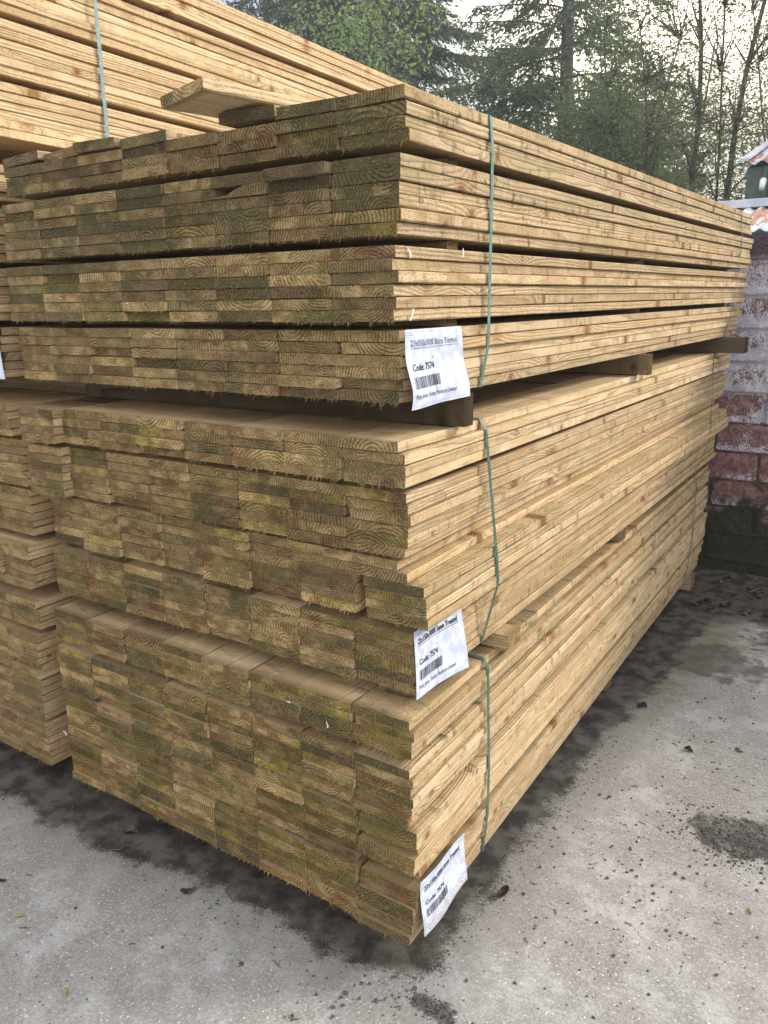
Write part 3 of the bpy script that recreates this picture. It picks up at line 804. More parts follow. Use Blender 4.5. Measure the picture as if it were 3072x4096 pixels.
def scatter(name, n, fn, r0, r1, mat, label):
    V = []; F = []
    base = []
    for k in range(6):
        m = MB(); m.bm(stone_geo(rg, 1.0)); base.append((np.array(m.v), m.f))
    cnt = 0
    while cnt < n:
        p = fn()
        if p is None: continue
        v, f = base[rg.randrange(6)]; k = len(V); r = r0 + (r1 - r0) * rg.random() ** 3
        V += [tuple(q) for q in (v * r + np.array((p[0], p[1], r * .3)))]; F += [tuple(k + i for i in q) for q in f]; cnt += 1
    tag(mesh_obj(name, V, F, mat), label, 'gravel', kind='stuff')
def fn_right():
    a = rg.uniform(0, 1.1); b = rg.uniform(-.5, 2.6)
    dens = .14 + .95 * math.exp(-((a - .42) ** 2 / .08 + (b - .75) ** 2 / .25)) + .35 * (b > 1.0)
    if rg.random() > dens: return None
    return (a, b)
scatter('grit', 1700, fn_right, .0010, .0044, M_STONE, 'dark grit and crumbs scattered over the pale concrete')
def fn_patch():
    if rg.random() < .86: return (rg.gauss(.55, .085), rg.gauss(.84, .055))
    return (rg.gauss(.10, .035), rg.gauss(-.075, .014))
scatter('gravel', 1500, fn_patch, .0012, .0052, M_STONE, 'heap of fine dark gravel spread on the concrete at right')
def fn_edge():
    if rg.random() < .5: return (rg.uniform(.0, .10) , rg.uniform(-.12, 1.2))
    return (rg.uniform(-1.9, .05), rg.uniform(-.16, .0))
scatter('dirt_crumbs', 1100, fn_edge, .0010, .0034, M_STONE, 'crumbly dark soil along the foot of the stack')
def fn_pale(): return (rg.uniform(-1.2, 1.0), rg.uniform(-.6, 2.2)) if rg.random() < .9 else fn_patch()
scatter('pale_chips', 200, fn_pale, .0008, .0020, M_STONE2, 'tiny pale stone chips on the ground')

def leaf_obj(p, ln, ang, seed, label, curl=.35, mat=None):
    rg = random.Random(seed); V = []; F = []; n, m = 9, 6
    for i in range(n + 1):
        t = i / n; wd = ln * .30 * math.sin(math.pi * t ** .8) ** .8 * rg.uniform(.78, 1.12) + .0004
        for j in range(m + 1):
            s_ = (j / m - .5) * 2
            zz = .0015 + ln * curl * .35 * s_ * s_ + ln * .10 * math.sin(t * 7 + seed) * (.3 + abs(s_)) + rg.uniform(0, ln * .03)
            V.append(((t - .5) * ln, s_ * wd, max(zz, .0008)))
    for i in range(n):
        for j in range(m): a = i * (m + 1) + j; F.append((a, a + 1, a + m + 2, a + m + 1))
    k = len(V)
    mb = MB(); mb.v = V; mb.f = F
    mb.tube([(ln * .45, 0, .002), (ln * .62, ln * .05, .002), (ln * .75, ln * .03, .0015)], [.0008, .0006, .0004], 5)
    o = mb.build('fallen_leaf', mat or M_LEAF_D, loc=(p[0], p[1], .0005)); o.rotation_euler = (0, 0, ang)
    tag(o, label, 'leaf', 'dead leaves on the ground')
leaf_obj((-.596, -.112), .040, .9, 1, 'flat brown leaf on the concrete in front of the stack', .1)
leaf_obj((.079, .309), .038, 1.2, 2, 'curled dark leaf on the concrete beside the bottom label', .9)
leaf_obj((.083, 1.445), .034, .3, 3, 'small black crumpled leaf by the far side of the bottom pack', 1.2)
leaf_obj((-.91, -.036), .045, .5, 4, 'blackish leaf in the dirt below the left half of the stack', .4)
leaf_obj((.297, 1.238), .030, -.3, 5, 'brown shrivelled leaf with a twig, middle distance on the concrete', .8)
leaf_obj((.435, 1.321), .026, -.2, 6, 'pale brown leaf fragment beyond the gravel', .5, M_TWIG)
leaf_obj((-1.031, -.35), .018, .7, 7, 'tiny leaf scrap at the left edge of the photo', .5)
rg = random.Random(77)
for k in range(42):
    leaf_obj((rg.uniform(.0, .45), rg.uniform(2.55, 3.1)), rg.uniform(.03, .055), rg.uniform(0, 6.3), 100 + k, 'dark fallen leaf in the litter at the foot of the block wall', rg.uniform(.2, .8), M_LEAF_D if k % 4 else M_TWIG)
def twig_obj(p, ln, ang, seed, label, r=.0010):
    rg = random.Random(seed); pts = []
    for i in range(5):
        t = i / 4; pts.append(((t - .5) * ln, rg.uniform(-.08, .08) * ln, r + .0004 + .001 * rg.random()))
    mb = MB(); mb.tube(pts, [r * 1.2, r, r, r * .8, r * .5], 5)
    if ln > .02: mb.tube([pts[2], (pts[2][0] + ln * .15, pts[2][1] + ln * .16, .003)], [r * .7, r * .4], 4)
    o = mb.build('twig', M_TWIG, loc=(p[0], p[1], 0)); o.rotation_euler = (0, 0, ang)
    tag(o, label, 'twig', 'twigs and splinters on the ground')
TW = [((-.868, -.083), .085, .9, 'long thin twig lying in the dirt below the stack'), ((-.992, -.298), .022, .3, 'dark twig left of the flat brown leaf'), ((-.835, -.415), .026, .45, 'tan wood splinter near the bottom left of the concrete'),
      ((-.575, -.305), .016, .6, 'short brown twig below the flat brown leaf'), ((-.251, -.166), .036, -.1, 'slender dark twig in front of the corner'), ((.122, -.058), .03, -.4, 'tan needle twig on the small gravel patch'),
      ((.005, -.112), .016, -1.2, 'stubby brown twig near the bottom edge'), ((-.124, -.255), .022, .9, 'brown twig cut by the bottom edge of the photo'), ((.039, -.112), .012, .5, 'short splinter beside the small gravel patch'),
      ((-.205, -.06), .014, -1.2, 'dark reddish chip in front of the corner'), ((.212, .322), .024, -1.0, 'brown twig right of the curled dark leaf'), ((.19, .201), .022, -.9, 'chunky brown twig below the curled dark leaf'),
      ((.372, .38), .020, -.1, 'brown twig in the open concrete'), ((.548, .496), .018, .1, 'brown stick piece near the right edge'), ((.212, .944), .024, .5, 'thin dark twig above the scattered stones'),
      ((.286, .778), .024, -.4, 'dark twig left of the gravel heap'), ((.485, .789), .055, -.9, 'reddish twig lying on the gravel heap'), ((.332, .78), .020, -1.0, 'short dark twig at the edge of the gravel heap'),
      ((.13, .387), .016, .4, 'grey splinter right above the curled dark leaf'), ((.474, 1.089), .022, -.2, 'dark twig beyond the gravel heap'), ((.383, .943), .018, .1, 'short brown twig above the gravel heap'),
      ((.343, 2.188), .05, .5, 'crooked dark twig in the far mossy patch'), ((.266, 1.9), .035, .3, 'pale curved twig in the mossy patch'), ((.253, 1.25), .03, -.5, 'thin twig beside the shrivelled brown leaf')]
for i, (p, ln, a, lb) in enumerate(TW): twig_obj(p, ln, a, 40 + i, lb, .0011 if ln < .05 else .0016)
def bud_obj(p, ln, ang, seed, label):
    rg = random.Random(seed); mb = MB(); n = 9
    pts = [(ln * (i / n - .5), .1 * ln * math.sin(i / n * 3), ln * .14 + .0005) for i in range(n + 1)]
    mb.tube(pts, [ln * .14 * math.sin(math.pi * (i + .6) / (n + 1.2)) * (1.15 if i % 2 else .85) for i in range(n + 1)], 8)
    for k in range(30):
        t = rg.uniform(-.45, .45); a = rg.uniform(0, 3.14); r = ln * .15
        q = (t * ln, math.cos(a) * r * .8, r * .8 + math.sin(a) * r * .8)
        mb.tube([q, (q[0] + ln * .10, q[1] * 1.5, q[2] + ln * .04)], [ln * .012, ln * .006], 3)
    o = mb.build('catkin', M_BUD, loc=(p[0], p[1], 0)); o.rotation_euler = (0, 0, ang)
    tag(o, label, 'catkin', 'fallen catkins')
bud_obj((-.877, -.398), .026, .8, 1, 'yellowish catkin at the bottom left of the concrete')
bud_obj((-.589, -.478), .030, -.5, 2, 'prickly catkin lying in a damp spot, bottom left')
bud_obj((.246, .745), .014, .4, 3, 'small yellow bud among the stones, upper of two')
bud_obj((.235, .547), .014, 1.3, 4, 'small yellow bud among the stones, lower of two')
bud_obj((.603, .578), .024, -1.0, 5, 'pale yellow catkin near the right edge')
bud_obj((.537, .754), .022, .5, 6, 'catkin on top of the gravel heap')

# ------------------------------------------------------------------ block wall
def mat_wall():
    s = NT("painted_blocks")
    p = s.pos(); x, y, z = s.sep(p)
    big = s.noise(p, 5.0, 5, .65); mid = s.noise(p, 22, 5, .7); fine = s.noise(s.vec(s.mul(x, 1.4), y, z), 95, 4, .7)
    cav = s.attr('cav').outputs['Fac']
    brick = s.mix(s.smooth(mid, .38, .62), (.15, .078, .075, 1), (.33, .185, .168, 1))
    brick = s.mix(s.smooth(fine, .44, .34, 0, .8), brick, (.03, .018, .020, 1))
    up = s.smooth(z, .55, 1.25)
    # paint survives best at the foot of every block and over the upper courses
    pm = s.add(s.add(s.mul(s.sub(big, .5), 1.5), s.mul(s.sub(fine, .5), 1.5)), s.add(s.mul(up, .42), s.add(s.mul(cav, .46), s.mul(s.attr('mort').outputs['Fac'], s.mul(up, .5)))))
    white = s.mix(s.smooth(mid, .4, .65), (.44, .42, .50, 1), (.68, .65, .70, 1))
    col = s.mix(s.smooth(pm, .28, .44), brick, white)
    top = s.smooth(s.add(z, s.mul(s.sub(big, .5), .10)), 1.585, 1.625)
    col = s.mix(s.mul(top, .95), col, s.mix(s.smooth(fine, .4, .6), (.022, .014, .020, 1), (.085, .055, .070, 1)))
    moss = s.smooth(s.add(s.add(z, s.mul(s.sub(mid, .5), .25)), s.mul(s.sub(big, .5), .9)), .50, .27)
    col = s.mix(s.mul(moss, .97), col, s.mix(s.smooth(fine, .4, .6), (.009, .013, .010, 1), (.030, .036, .018, 1)))
    mort = s.attr('mort').outputs['Fac']
    dk = s.mul(mort, s.smooth(mid, .45, .55))
    col = s.mix(s.mul(dk, s.smooth(z, 1.15, .75, .25, .9)), col, (.035, .040, .028, 1))
    s.bump(s.add(s.mul(fine, 1.3), mid), .007, 1.0)
    return s.fin(col, .8, .3)
M_WALL = mat_wall()
def build_wall():
    V = []; F = []; C = []; Mo = []
    def box(x0, x1, y0, y1, z0, z1, mort, b=.006):
        bm = bmesh.new(); bmesh.ops.create_cube(bm, size=1)
        for v in bm.verts: v.co = Vector((x0 + (v.co.x + .5) * (x1 - x0), y0 + (v.co.y + .5) * (y1 - y0), z0 + (v.co.z + .5) * (z1 - z0)))
        if b: bmesh.ops.bevel(bm, geom=list(bm.edges), offset=b, segments=2, affect='EDGES')
        if not mort:
            fr = [e for e in bm.edges if all(v.co.y < y0 + .001 for v in e.verts)]
            bmesh.ops.subdivide_edges(bm, edges=fr, cuts=5, use_grid_fill=True)
            for v in bm.verts:
                if v.co.y < y0 + .001: v.co.y += (mn.noise(v.co * 18) * .003)
        bm.verts.index_update(); k = len(V)
        for v in bm.verts:
            V.append(tuple(v.co)); C.append(0 if mort else max(0, 1 - (v.co.z - z0) / ((z1 - z0) * .42))); Mo.append(1.0 if mort else 0.0)
        for f in bm.faces: F.append(tuple(k + v.index for v in f.verts))
        bm.free()
    WY = 3.185
    lv = [0, .05, .20, .35, .495, .645, .795, .95, 1.105, 1.267, 1.43, 1.60, 1.735]
    box(-5, 4, WY + .010, WY + .16, -.05, 1.728, True, 0)
    rg = random.Random(8)
    for i in range(len(lv) - 1):
        z0, z1 = lv[i] + .009, lv[i + 1] - .004
        if i == 0: z0 = .0
        off = .115 if i % 2 == 0 else .115 + .225
        if i == len(lv) - 2:
            x = -5.0 + off
            while x < 4: box(x, min(x + .448, 4), WY - .004, WY + .165, z0, lv[i + 1], False); x += .455
            continue
        x = -5.0 + (off + 5) % .45 - .45
        while x < 4:
            a, b2 = max(x + .011, -5), min(x + .45 - .006, 4)
            if b2 - a > .05: box(a, b2, WY - rg.uniform(0, .004), WY + .150, z0, z1, False)
            x += .45
    o = mesh_obj('block_wall', V, F, M_WALL)
    for nm, dat in (('cav', C), ('mort', Mo)):
        a = o.data.attributes.new(nm, 'FLOAT', 'POINT'); a.data.foreach_set('value', np.array(dat, dtype=np.float32))
    tag(o, 'red block wall with flaking white paint behind the far end of the stack', 'wall')
build_wall()

# ------------------------------------------------------------------ sheds behind the wall
def mat_rust():
    s = NT("rusty_sheet")
    p = s.pos(); x, y, z = s.sep(p)
    n = s.noise(s.vec(s.mul(x, 17), s.mul(y, 2.2), s.mul(z, 2.2)), 1.0, 6, .7); f = s.noise(p, 60, 4, .7)
    m = s.smooth(s.add(n, s.mul(s.sub(f, .5), .25)), .48, .53)
    col = s.mix(m, s.mix(f, (.40, .46, .55, 1), (.60, .66, .74, 1)), s.mix(f, (.22, .075, .035, 1), (.42, .17, .09, 1)))
    s.bump(s.add(f, m), .002)
    return s.fin(col, .6, .4)
M_RUST = mat_rust()
M_GALV = simple("galvanised_steel", (.38, .42, .50, 1), (.52, .56, .64, 1), 9, .5, .5)
M_GREEN = simple("green_sheet", (.030, .060, .050, 1), (.045, .085, .070, 1), 12, .5, .5)
def corrugated(x0, x1, y0, y1, z0, z1, pitch=.076, amp=.010, th=.0015, skew=0.0):
    n = int((x1 - x0) / pitch * 8); V = []; F = []
    for sgn in (0, -th):
        for i in range(n + 1):
            xx = x0 + (x1 - x0) * i / n; dz = amp * math.sin(2 * math.pi * (xx - x0) / pitch)
            for k in range(5):
                t = k / 4; V.append((xx + skew * t, y0 + (y1 - y0) * t, z0 + (z1 - z0) * t + dz + sgn))
    m = (n + 1) * 5
    for i in range(n):
        for k in range(4):
            a = i * 5 + k; F.append((a, a + 5, a + 6, a + 1)); F.append((m + a, m + a + 1, m + a + 6, m + a + 5))
        F.append((i * 5, m + i * 5, m + i * 5 + 5, i * 5 + 5))
    return V, F
root = bpy.data.objects.new('low_shed', None); root.location = (1.0, 3.9, 0); link(root)
tag(root, 'low shed with a rusty corrugated roof just over the block wall', 'shed')
def inroot(mb_or, name, mat, smooth=False, root=None):
    V, F = mb_or
    return mesh_obj(name, [(v[0] - root.location.x, v[1] - root.location.y, v[2] - root.location.z) for v in V], F, mat, root, smooth)
inroot(corrugated(-.95, 3.2, 3.37, 4.32, 1.752, 1.955), 'roof_sheet', M_RUST, True, root)
mb = MB(); mb.box(-1.0, 3.25, 4.22, 4.24, 1.945, 1.985); mb.box(-1.0, 3.25, 4.24, 4.50, 1.975, 1.993, .002); inroot((mb.v, mb.f), 'ridge_flashing', M_GALV, root=root)
mb = MB(); mb.box(-.9, 3.15, 3.42, 4.45, 0, 1.70); inroot((mb.v, mb.f), 'shed_body', M_GREEN, root=root)
root2 = bpy.data.objects.new('green_hut', None); root2.location = (.7, 7.6, 0); link(root2)
tag(root2, 'dark green metal hut with a rusty roof beyond the low shed', 'hut')
V = []; F = []; xs = []; x = -.815
while x < 2.2:
    xs += [(x, 0), (x + .13, 0), (x + .142, -.028), (x + .178, -.028), (x + .19, 0)]; x += .21
for i, (a, b) in enumerate(xs): V += [(a, 7.0 + b, 0), (a, 7.0 + b, 2.53)]
for i in range(len(xs) - 1): F.append((2 * i, 2 * i + 2, 2 * i + 3, 2 * i + 1))
k = len(V); V += [(-.815, 8.4, 0), (-.815, 8.4, 2.9), (xs[-1][0], 8.4, 0), (xs[-1][0], 8.4, 2.9)]
F += [(0, 1, k + 1, k), (k, k + 1, k + 3, k + 2)]
inroot((V, F), 'sheet_wall', M_GREEN, root=root2)
inroot(corrugated(-.83, 2.3, 6.90, 8.5, 2.555, 2.98, .12, .016), 'roof_sheet', M_RUST, True, root2)
V = []
for yy, z0 in ((6.88, 2.56), (8.5, 2.995)):
    V += [(-.87, yy, z0), (-.87, yy, z0 + .03), (-.78, yy, z0 + .04), (-.78, yy, z0 + .025)]
inroot((V, [(0, 4, 5, 1), (1, 5, 6, 2), (2, 6, 7, 3), (3, 7, 4, 0), (0, 1, 2, 3), (7, 6, 5, 4)]), 'verge_flashing', M_GALV, root=root2)
mb = MB(); mb.tube([(-.655, 6.975, 2.40), (-.655, 6.90, 2.40)], [.022, .028], 12); mb.tube([(-.655, 6.90, 2.40), (-.655, 6.88, 2.35), (-.655, 6.89, 2.32)], [.028, .026, .020], 12)
inroot((mb.v, mb.f), 'lamp_fitting', M_WHITE, True, root2)

# ------------------------------------------------------------------ trees
def mat_leaf(name, a, b, trans=.35, c=None):
    s = NT(name)
    r = s.attr('lr').outputs['Fac']
    col = s.mix(r, a, b)
    if c: col = s.mix(s.smooth(r, .86, .95), col, c)
    s.fin(col, .55, .35)
    tr = s.n('ShaderNodeBsdfTranslucent'); s.put(tr.inputs[0], s.mix(.5, col, (.30, .38, .06, 1)))
    mx = s.n('ShaderNodeMixShader'); mx.inputs[0].default_value = trans
    s.t.links.new(s.b.outputs[0], mx.inputs[1]); s.t.links.new(tr.outputs[0], mx.inputs[2]); s.t.links.new(mx.outputs[0], s.out.inputs[0])
    return s.m
M_NEEDLE = mat_leaf("spruce_needles", (.026, .056, .040, 1), (.060, .105, .062, 1), .2)
M_NEEDLE2 = mat_leaf("dark_conifer_needles", (.018, .042, .034, 1), (.045, .080, .055, 1), .15)
M_LEAFA = mat_leaf("shrub_leaves", (.10, .175, .065, 1), (.26, .37, .15, 1), .4, (.40, .55, .12, 1))
M_LEAFB = mat_leaf("spring_leaves", (.095, .110, .065, 1), (.18, .195, .105, 1), .4, (.26, .29, .13, 1))
M_LEAFC = mat_leaf("green_shrub_leaves", (.060, .110, .062, 1), (.13, .195, .095, 1), .4)
M_BARK = simple("bark", (.045, .040, .038, 1), (.115, .105, .095, 1), 12, .9, bump=.01)
M_BARK2 = simple("mossy_bark", (.040, .042, .030, 1), (.095, .090, .070, 1), 12, .9, bump=.01)

def leaf_mesh(name, P, D, ln, wd, mat, parent, nrng):
    """P centres (n,3), D directions (n,3): one pointed quad each"""
    P = np.asarray(P, dtype=np.float64); D = np.asarray(D, dtype=np.float64); n = len(P)
    D /= np.linalg.norm(D, axis=1)[:, None] + 1e-9
    R = nrng.normal(size=(n, 3)); S_ = np.cross(D, R); S_ /= np.linalg.norm(S_, axis=1)[:, None] + 1e-9
    l = (ln * nrng.uniform(.6, 1.3, n))[:, None]; w_ = (wd * nrng.uniform(.6, 1.3, n))[:, None]
    V = np.empty((n, 4, 3)); V[:, 0] = P; V[:, 1] = P + D * l * .5 + S_ * w_ * .5; V[:, 2] = P + D * l; V[:, 3] = P + D * l * .5 - S_ * w_ * .5
    me = bpy.data.meshes.new(name)
    me.vertices.add(n * 4); me.vertices.foreach_set('co', V.reshape(-1))
    me.loops.add(n * 4); me.loops.foreach_set('vertex_index', np.arange(n * 4, dtype=np.int32))
    me.polygons.add(n); me.polygons.foreach_set('loop_start', np.arange(0, n * 4, 4, dtype=np.int32)); me.polygons.foreach_set('loop_total', np.full(n, 4, dtype=np.int32))
    me.update(calc_edges=True); me.materials.append(mat)
    a = me.attributes.new('lr', 'FLOAT', 'POINT'); a.data.foreach_set('value', np.repeat(nrng.uniform(0, 1, n), 4).astype(np.float32))
    return link(bpy.data.objects.new(name, me), parent)

def conifer(x, y, h, rad, z0, seed, label, mat, dens=1.0, tr=.10, droop=.35, nlen=.075, nwd=.022, skip=.12):
    rg = random.Random(seed); nr = np.random.default_rng(seed)
    root = bpy.data.objects.new('spruce_tree', None); root.location = (x, y, 0); link(root); tag(root, label, 'tree', 'trees beyond the wall')
    mb = MB(); mb.tube([(0, 0, -.1), (.02, 0, h * .33), (-.02, .02, h * .66), (0, 0, h)], [tr * 1.25, tr, tr * .6, .015], 10)
    P = []; D = []; bb = MB()
    z = z0
    while z < h - .2:
        f = 1 - z / h
        nb = rg.randint(4, 6)
        a0 = rg.uniform(0, 6.3)
        for k in range(nb):
            if rg.random() < skip: continue
            a = a0 + k * 6.283 / nb + rg.uniform(-.35, .35)
            Lb = rad * (f * 1.25 + .08) * rg.uniform(.55, 1.15)
            ca, sa = math.cos(a), math.sin(a); zz = z + rg.uniform(-.1, .1)
            up = rg.uniform(-.05, .25)
            pts = []
            for i in range(7):
                t = i / 6; pts.append((ca * Lb * t, sa * Lb * t, zz + Lb * (up * t - droop * t * t + .12 * t ** 4)))
            bb.tube(pts, [max(.006, .022 * (1 - i / 6) * f + .006) for i in range(7)], 4)
            # side twigs
            nt = int(Lb * 15 * dens)
            for q in range(nt):
                t = rg.uniform(.12, 1.0) ** .8; i = min(int(t * 6), 5); fr = t * 6 - i
                p0 = [pts[i][m] + (pts[i + 1][m] - pts[i][m]) * fr for m in range(3)]
                sd = rg.choice((-1, 1)); tl = Lb * .34 * (1.15 - t) * rg.uniform(.5, 1.2) + .10
                ang = a + sd * rg.uniform(.5, 1.15); dd = (math.cos(ang), math.sin(ang), -rg.uniform(.15, .75))
                nn = int(tl / .030) + 2
                for u in range(nn):
                    s_ = (u + rg.random()) / nn * tl
                    P.append((p0[0] + dd[0] * s_, p0[1] + dd[1] * s_, p0[2] + dd[2] * s_ - .2 * s_ * s_))
                    D.append((dd[0] + rg.gauss(0, .45), dd[1] + rg.gauss(0, .45), dd[2] + rg.gauss(0, .45) - .2))
        z += rg.uniform(.20, .34)
    mesh_obj('trunk', mb.v, mb.f, M_BARK, root, True)
    mesh_obj('branches', bb.v, bb.f, M_BARK, root, True)
    leaf_mesh('crown', P, D, nlen, nwd, mat, root, nr)

def broadleaf(x, y, h, spread, seed, label, mat, bark, stems=3, leaf=.045, nleaf=26, base_r=.10, name='broadleaf_tree', levels=5, lean=(0, 0), gap=.0, upness=.9, zl=.0):
    rg = random.Random(seed); nr = np.random.default_rng(seed)
    root = bpy.data.objects.new(name, None); root.location = (x, y, 0); link(root); tag(root, label, 'tree' if h > 3.4 else 'bush', 'trees beyond the wall')
    bb = MB(); P = []; D = []; tb = MB()
    def grow(p, d, ln, r, lv):
        pts = [p]; q = Vector(p); dd = Vector(d).normalized(); n = 4
        for i in range(n):
            dd = (dd + Vector((rg.gauss(0, .13), rg.gauss(0, .13), rg.gauss(.03, .08)))).normalized()
            q = q + dd * ln / n; pts.append(tuple(q))
        (tb if lv == levels else bb).tube(pts, [r * (1 - .38 * i / n) for i in range(n + 1)], 7 if lv >= levels - 1 else (4 if lv > 1 else 3))
        if lv <= 2:
            for k in range(nleaf if lv == 1 else nleaf // 3):
                t = rg.random(); i = min(int(t * n), n - 1); f = t * n - i
                a = Vector(pts[i]).lerp(Vector(pts[i + 1]), f)
                if a.z < zl: continue
                P.append((a.x + rg.gauss(0, leaf * 1.0), a.y + rg.gauss(0, leaf * 1.0), a.z + rg.gauss(0, leaf * 1.0)))
                D.append((rg.gauss(0, 1), rg.gauss(0, 1), rg.gauss(.1, .8)))
        if lv > 1:
            nb = rg.choice((3, 3, 4)) if lv > 2 else rg.choice((3, 4, 5))
            for k in range(nb):
                if rg.random() < gap: continue
                t = rg.uniform(.35, 1.0) if k else 1.0; i = min(int(t * n), n - 1); f = t * n - i
                a = Vector(pts[i]).lerp(Vector(pts[i + 1]), f)
                side = Vector((rg.gauss(0, 1), rg.gauss(0, 1), rg.gauss(.15, .45))).normalized()
                nd = (dd * upness + side * rg.uniform(.55, 1.0) * spread).normalized()
                grow(tuple(a), tuple(nd), ln * rg.uniform(.62, .86), r * .60, lv - 1)
    for k in range(stems):
        a = rg.uniform(0, 6.3)
        grow((math.cos(a) * .10 * (stems > 1), math.sin(a) * .10 * (stems > 1), -.05), (math.cos(a) * .22 * (stems > 1) + lean[0], math.sin(a) * .22 * (stems > 1) + lean[1], 1), h * .36, base_r * rg.uniform(.7, 1.1), levels)
    mesh_obj('trunk', tb.v, tb.f, bark, root, True)
    mesh_obj('branches', bb.v, bb.f, bark, root, True)
    leaf_mesh('crown', P, D, leaf, leaf * .62, mat, root, nr)

def leafcloud(x, y, ells, nclump, per, cr, leaf, seed, label, mat, bark, name='broadleaf_tree', cat='tree', stems=((0, 0, 4.0, .06),), brf=.5, thin=.007, flat=.6):
    rg = random.Random(seed); nr = np.random.default_rng(seed)
    root = bpy.data.objects.new(name, None); root.location = (x, y, 0); link(root); tag(root, label, cat, 'trees beyond the wall')
    tb = MB(); bb = MB(); axes = []
    for (dx, dy, h, r) in stems:
        pts = []; n = 9; ox, oy = rg.uniform(-.1, .1), rg.uniform(-.1, .1)
        for i in range(n + 1):
            t = i / n; pts.append((ox + dx * t ** 1.3 + .10 * math.sin(t * 6.5 + seed + dx * 3), oy + dy * t ** 1.3 + .08 * math.cos(t * 5 + seed), h * t - .05))
        tb.tube(pts, [r * (1 - .85 * i / n) + .004 for i in range(n + 1)], 7); axes.append(pts)
    vols = [e[3] * e[4] * e[5] for e in ells]; tot = sum(vols); P = []; D = []
    for (cx, cy, cz, rx, ry, rz), vv in zip(ells, vols):
        for k in range(int(nclump * vv / tot)):
            d = Vector((rg.gauss(0, 1), rg.gauss(0, 1), rg.gauss(0, 1))).normalized() * rg.random() ** .4
            c = Vector((cx + d.x * rx, cy + d.y * ry, cz + d.z * rz))
            best = min((Vector(p) for a in axes for p in a if p[2] < c.z + .1), key=lambda p: (p - c).length + abs(p.z - c.z + .5) * .4, default=Vector(axes[0][0]))
            o_ = []
            L_ = (c - best).length
            for i in range(6):
                t = i / 5; q = best.lerp(c, t); q.z += L_ * .16 * math.sin(t * math.pi * .9) * rg.uniform(.6, 1.1); q.x += rg.gauss(0, .02) * L_; q.y += rg.gauss(0, .02) * L_; o_.append(tuple(q))
            if rg.random() < brf: bb.tube(o_, [thin * (1 + .9 * L_) * (1 - .8 * i / 5) + .0015 for i in range(6)], 3)
            w1 = Vector(o_[-1]) - Vector(o_[-2]); w1.normalize()
            for q in range(3):
                e = c + Vector((rg.gauss(0, cr), rg.gauss(0, cr), rg.gauss(0, cr * flat))) * 1.2
                bb.tube([o_[-2], tuple(e)], [.0035, .0015], 3)
            m = int(per * rg.uniform(.5, 1.4))
            for q in range(m):
                g_ = Vector((rg.gauss(0, cr), rg.gauss(0, cr), rg.gauss(0, cr * flat)))
                P.append(tuple(c + g_ + w1 * rg.uniform(-cr * 1.5, cr))); D.append((g_.x / cr + rg.gauss(0, .8), g_.y / cr + rg.gauss(0, .8), rg.gauss(.1, .8)))
    mesh_obj('trunk', tb.v, tb.f, bark, root, True)
    mesh_obj('branches', bb.v, bb.f, bark, root, True)
    leaf_mesh('crown', P, D, leaf, leaf * .6, mat, root, nr)

conifer(-4.6, 12.0, 11.0, 2.7, 1.4, 3, 'tall spruce with its trunk showing in the middle of the sky gap', M_NEEDLE, 2.2, .12, skip=.06, nlen=.085, nwd=.026)
conifer(-8.9, 12.8, 13.0, 3.0, .8, 5, 'dense dark conifer behind the top left pack', M_NEEDLE2, 2.6, .15, skip=0, nlen=.10, nwd=.032)
conifer(-12.0, 13.5, 13.0, 3.0, .8, 6, 'dark conifer farthest left, mostly hidden by the high pack', M_NEEDLE2, 1.6, .15, skip=0, nlen=.10, nwd=.032)
conifer(-6.6, 15.5, 6.3, 1.9, .8, 8, 'shorter conifer filling the gap between the dark conifer and the spruce', M_NEEDLE, 2.0, .10, skip=0, nlen=.10, nwd=.032)
conifer(-4.0, 15.0, 5.6, 1.9, 1.0, 9, 'thin conifer standing behind the spruce on its right', M_NEEDLE, 1.2, .08, skip=.2, nlen=.09, nwd=.028)
leafcloud(-6.4, 8.6, [(0, 0, 5.0, 1.5, .8, 1.0), (.9, 0, 4.7, .7, .5, .6)], 95, 30, .13, .070, 12, 'light green leafy shrub leaning over the high pack', M_LEAFA, M_BARK, 'leafy_shrub', 'shrub', ((-.8, 0, 5.4, .07), (.4, .1, 5.2, .05), (1.1, 0, 4.9, .04)), .35, .008, .7)
leafcloud(-5.3, 10.6, [(0, 0, 3.9, .75, .6, 1.3), (-.7, 0, 3.4, .7, .5, .8)], 260, 42, .15, .055, 14, 'mid green sapling in front of the spruce, left of its trunk', M_LEAFC, M_BARK, 'sapling', 'tree', ((.1, 0, 5.0, .04), (-.5, 0, 4.3, .03)), .25)
leafcloud(-3.5, 10.6, [(0, 0, 3.5, .85, .6, 1.2), (.5, 0, 3.2, .9, .5, .7)], 280, 42, .15, .055, 15, 'mid green sapling right of the spruce trunk', M_LEAFC, M_BARK, 'sapling', 'tree', ((-.2, 0, 4.7, .035), (.6, 0, 4.0, .03)), .25)
leafcloud(-1.62, 8.4, [(.15, 0, 3.6, 1.0, .7, 1.6), (.3, 0, 5.2, 1.2, .8, .9)], 480, 30, .19, .036, 17, 'small-leaved tree with forked dark trunk at the right', M_LEAFB, M_BARK2, 'broadleaf_tree', 'tree', ((-.25, 0, 6.0, .040), (.75, .1, 5.6, .048), (1.5, 0, 4.8, .018), (.3, .2, 5.6, .016), (-.8, .1, 4.8, .014)), .95, .006)
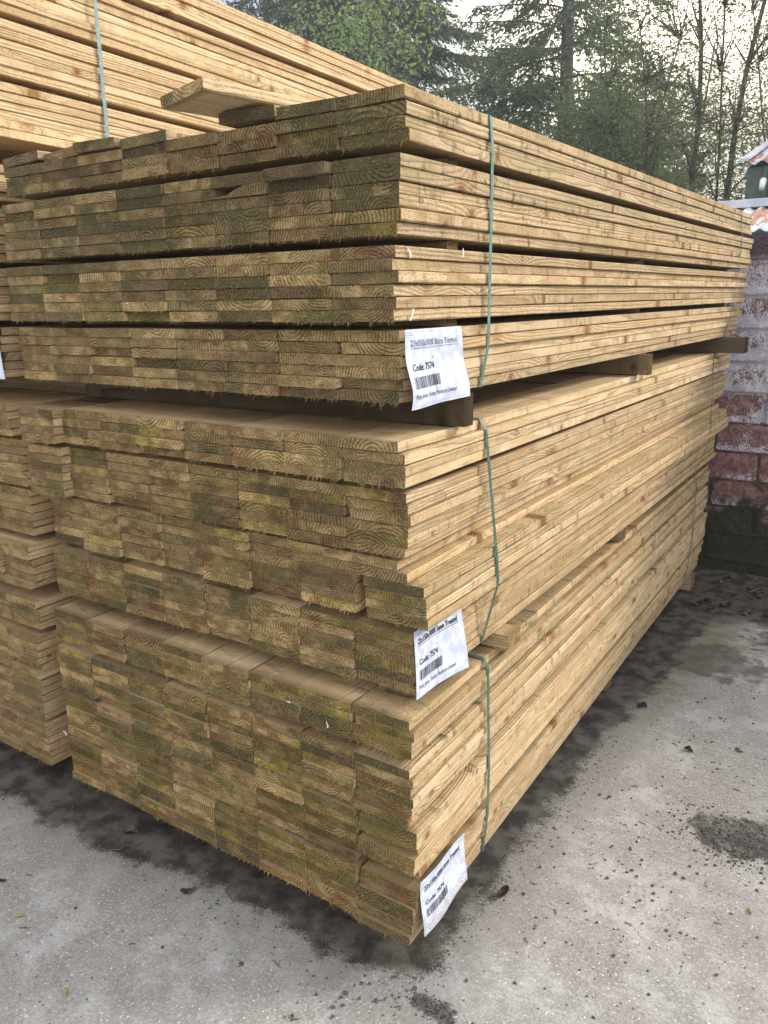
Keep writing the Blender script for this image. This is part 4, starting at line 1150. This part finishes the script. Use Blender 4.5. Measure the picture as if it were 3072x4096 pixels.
leafcloud(-.6, 11.0, [(0, 0, 3.4, 1.6, .8, 1.5), (.1, 0, 5.2, 1.5, .8, 1.2)], 300, 30, .20, .038, 18, 'airy small-leaved tree above the green hut', M_LEAFB, M_BARK2, 'broadleaf_tree', 'tree', ((-1.3, 0, 5.6, .018), (.1, .3, 5.4, .018), (1.3, 0, 5.4, .018)), .9, .005)
leafcloud(-2.75, 9.6, [(.1, 0, 4.0, .7, .7, 1.5), (-.35, 0, 3.2, .8, .6, .8)], 260, 38, .17, .042, 19, 'airy tree between the spruce and the forked tree', M_LEAFC, M_BARK2, 'broadleaf_tree', 'tree', ((-.4, 0, 5.2, .022), (.5, .1, 5.0, .02)), .45, .007)
leafcloud(-3.6, 13.5, [(0, 0, 3.7, 2.4, .7, 1.4)], 250, 40, .22, .06, 20, 'hazy green tree far behind the spruce, low between the trunks', M_LEAFC, M_BARK2, 'broadleaf_tree', 'tree', ((-.8, 0, 5.6, .06), (.8, .1, 5.4, .05)), .3, .008)
broadleaf(-2.7, 9.0, 3.0, .9, 23, 'twiggy bush with bare grey stems low behind the stack', M_LEAFC, M_BARK, stems=10, leaf=.034, nleaf=8, base_r=.020, name='twiggy_bush', gap=.05)
leafcloud(1.2, 10.0, [(0, 0, 4.3, 1.2, .8, 1.8)], 300, 40, .2, .042, 24, 'small-leaved tree behind the hut at the right edge', M_LEAFB, M_BARK2, 'broadleaf_tree', 'tree', ((-.3, 0, 6.2, .06), (.4, 0, 5.8, .05)), .5, .007)

# ------------------------------------------------------------------ thin scattering volume added to wash out the trees
hm = bpy.data.materials.new('added_haze'); hm.use_nodes = True; ht = hm.node_tree; ht.nodes.clear()
ho = ht.nodes.new('ShaderNodeOutputMaterial'); hv = ht.nodes.new('ShaderNodeVolumePrincipled')
hv.inputs['Color'].default_value = (.93, .95, 1.0, 1); hv.inputs['Density'].default_value = .0050; hv.inputs['Anisotropy'].default_value = .5
ht.links.new(hv.outputs[0], ho.inputs['Volume'])
mb = MB(); mb.box(-62, 62, -32, 92, -1, 14.5)
tag(mb.build('added_haze', hm), kind='stuff')
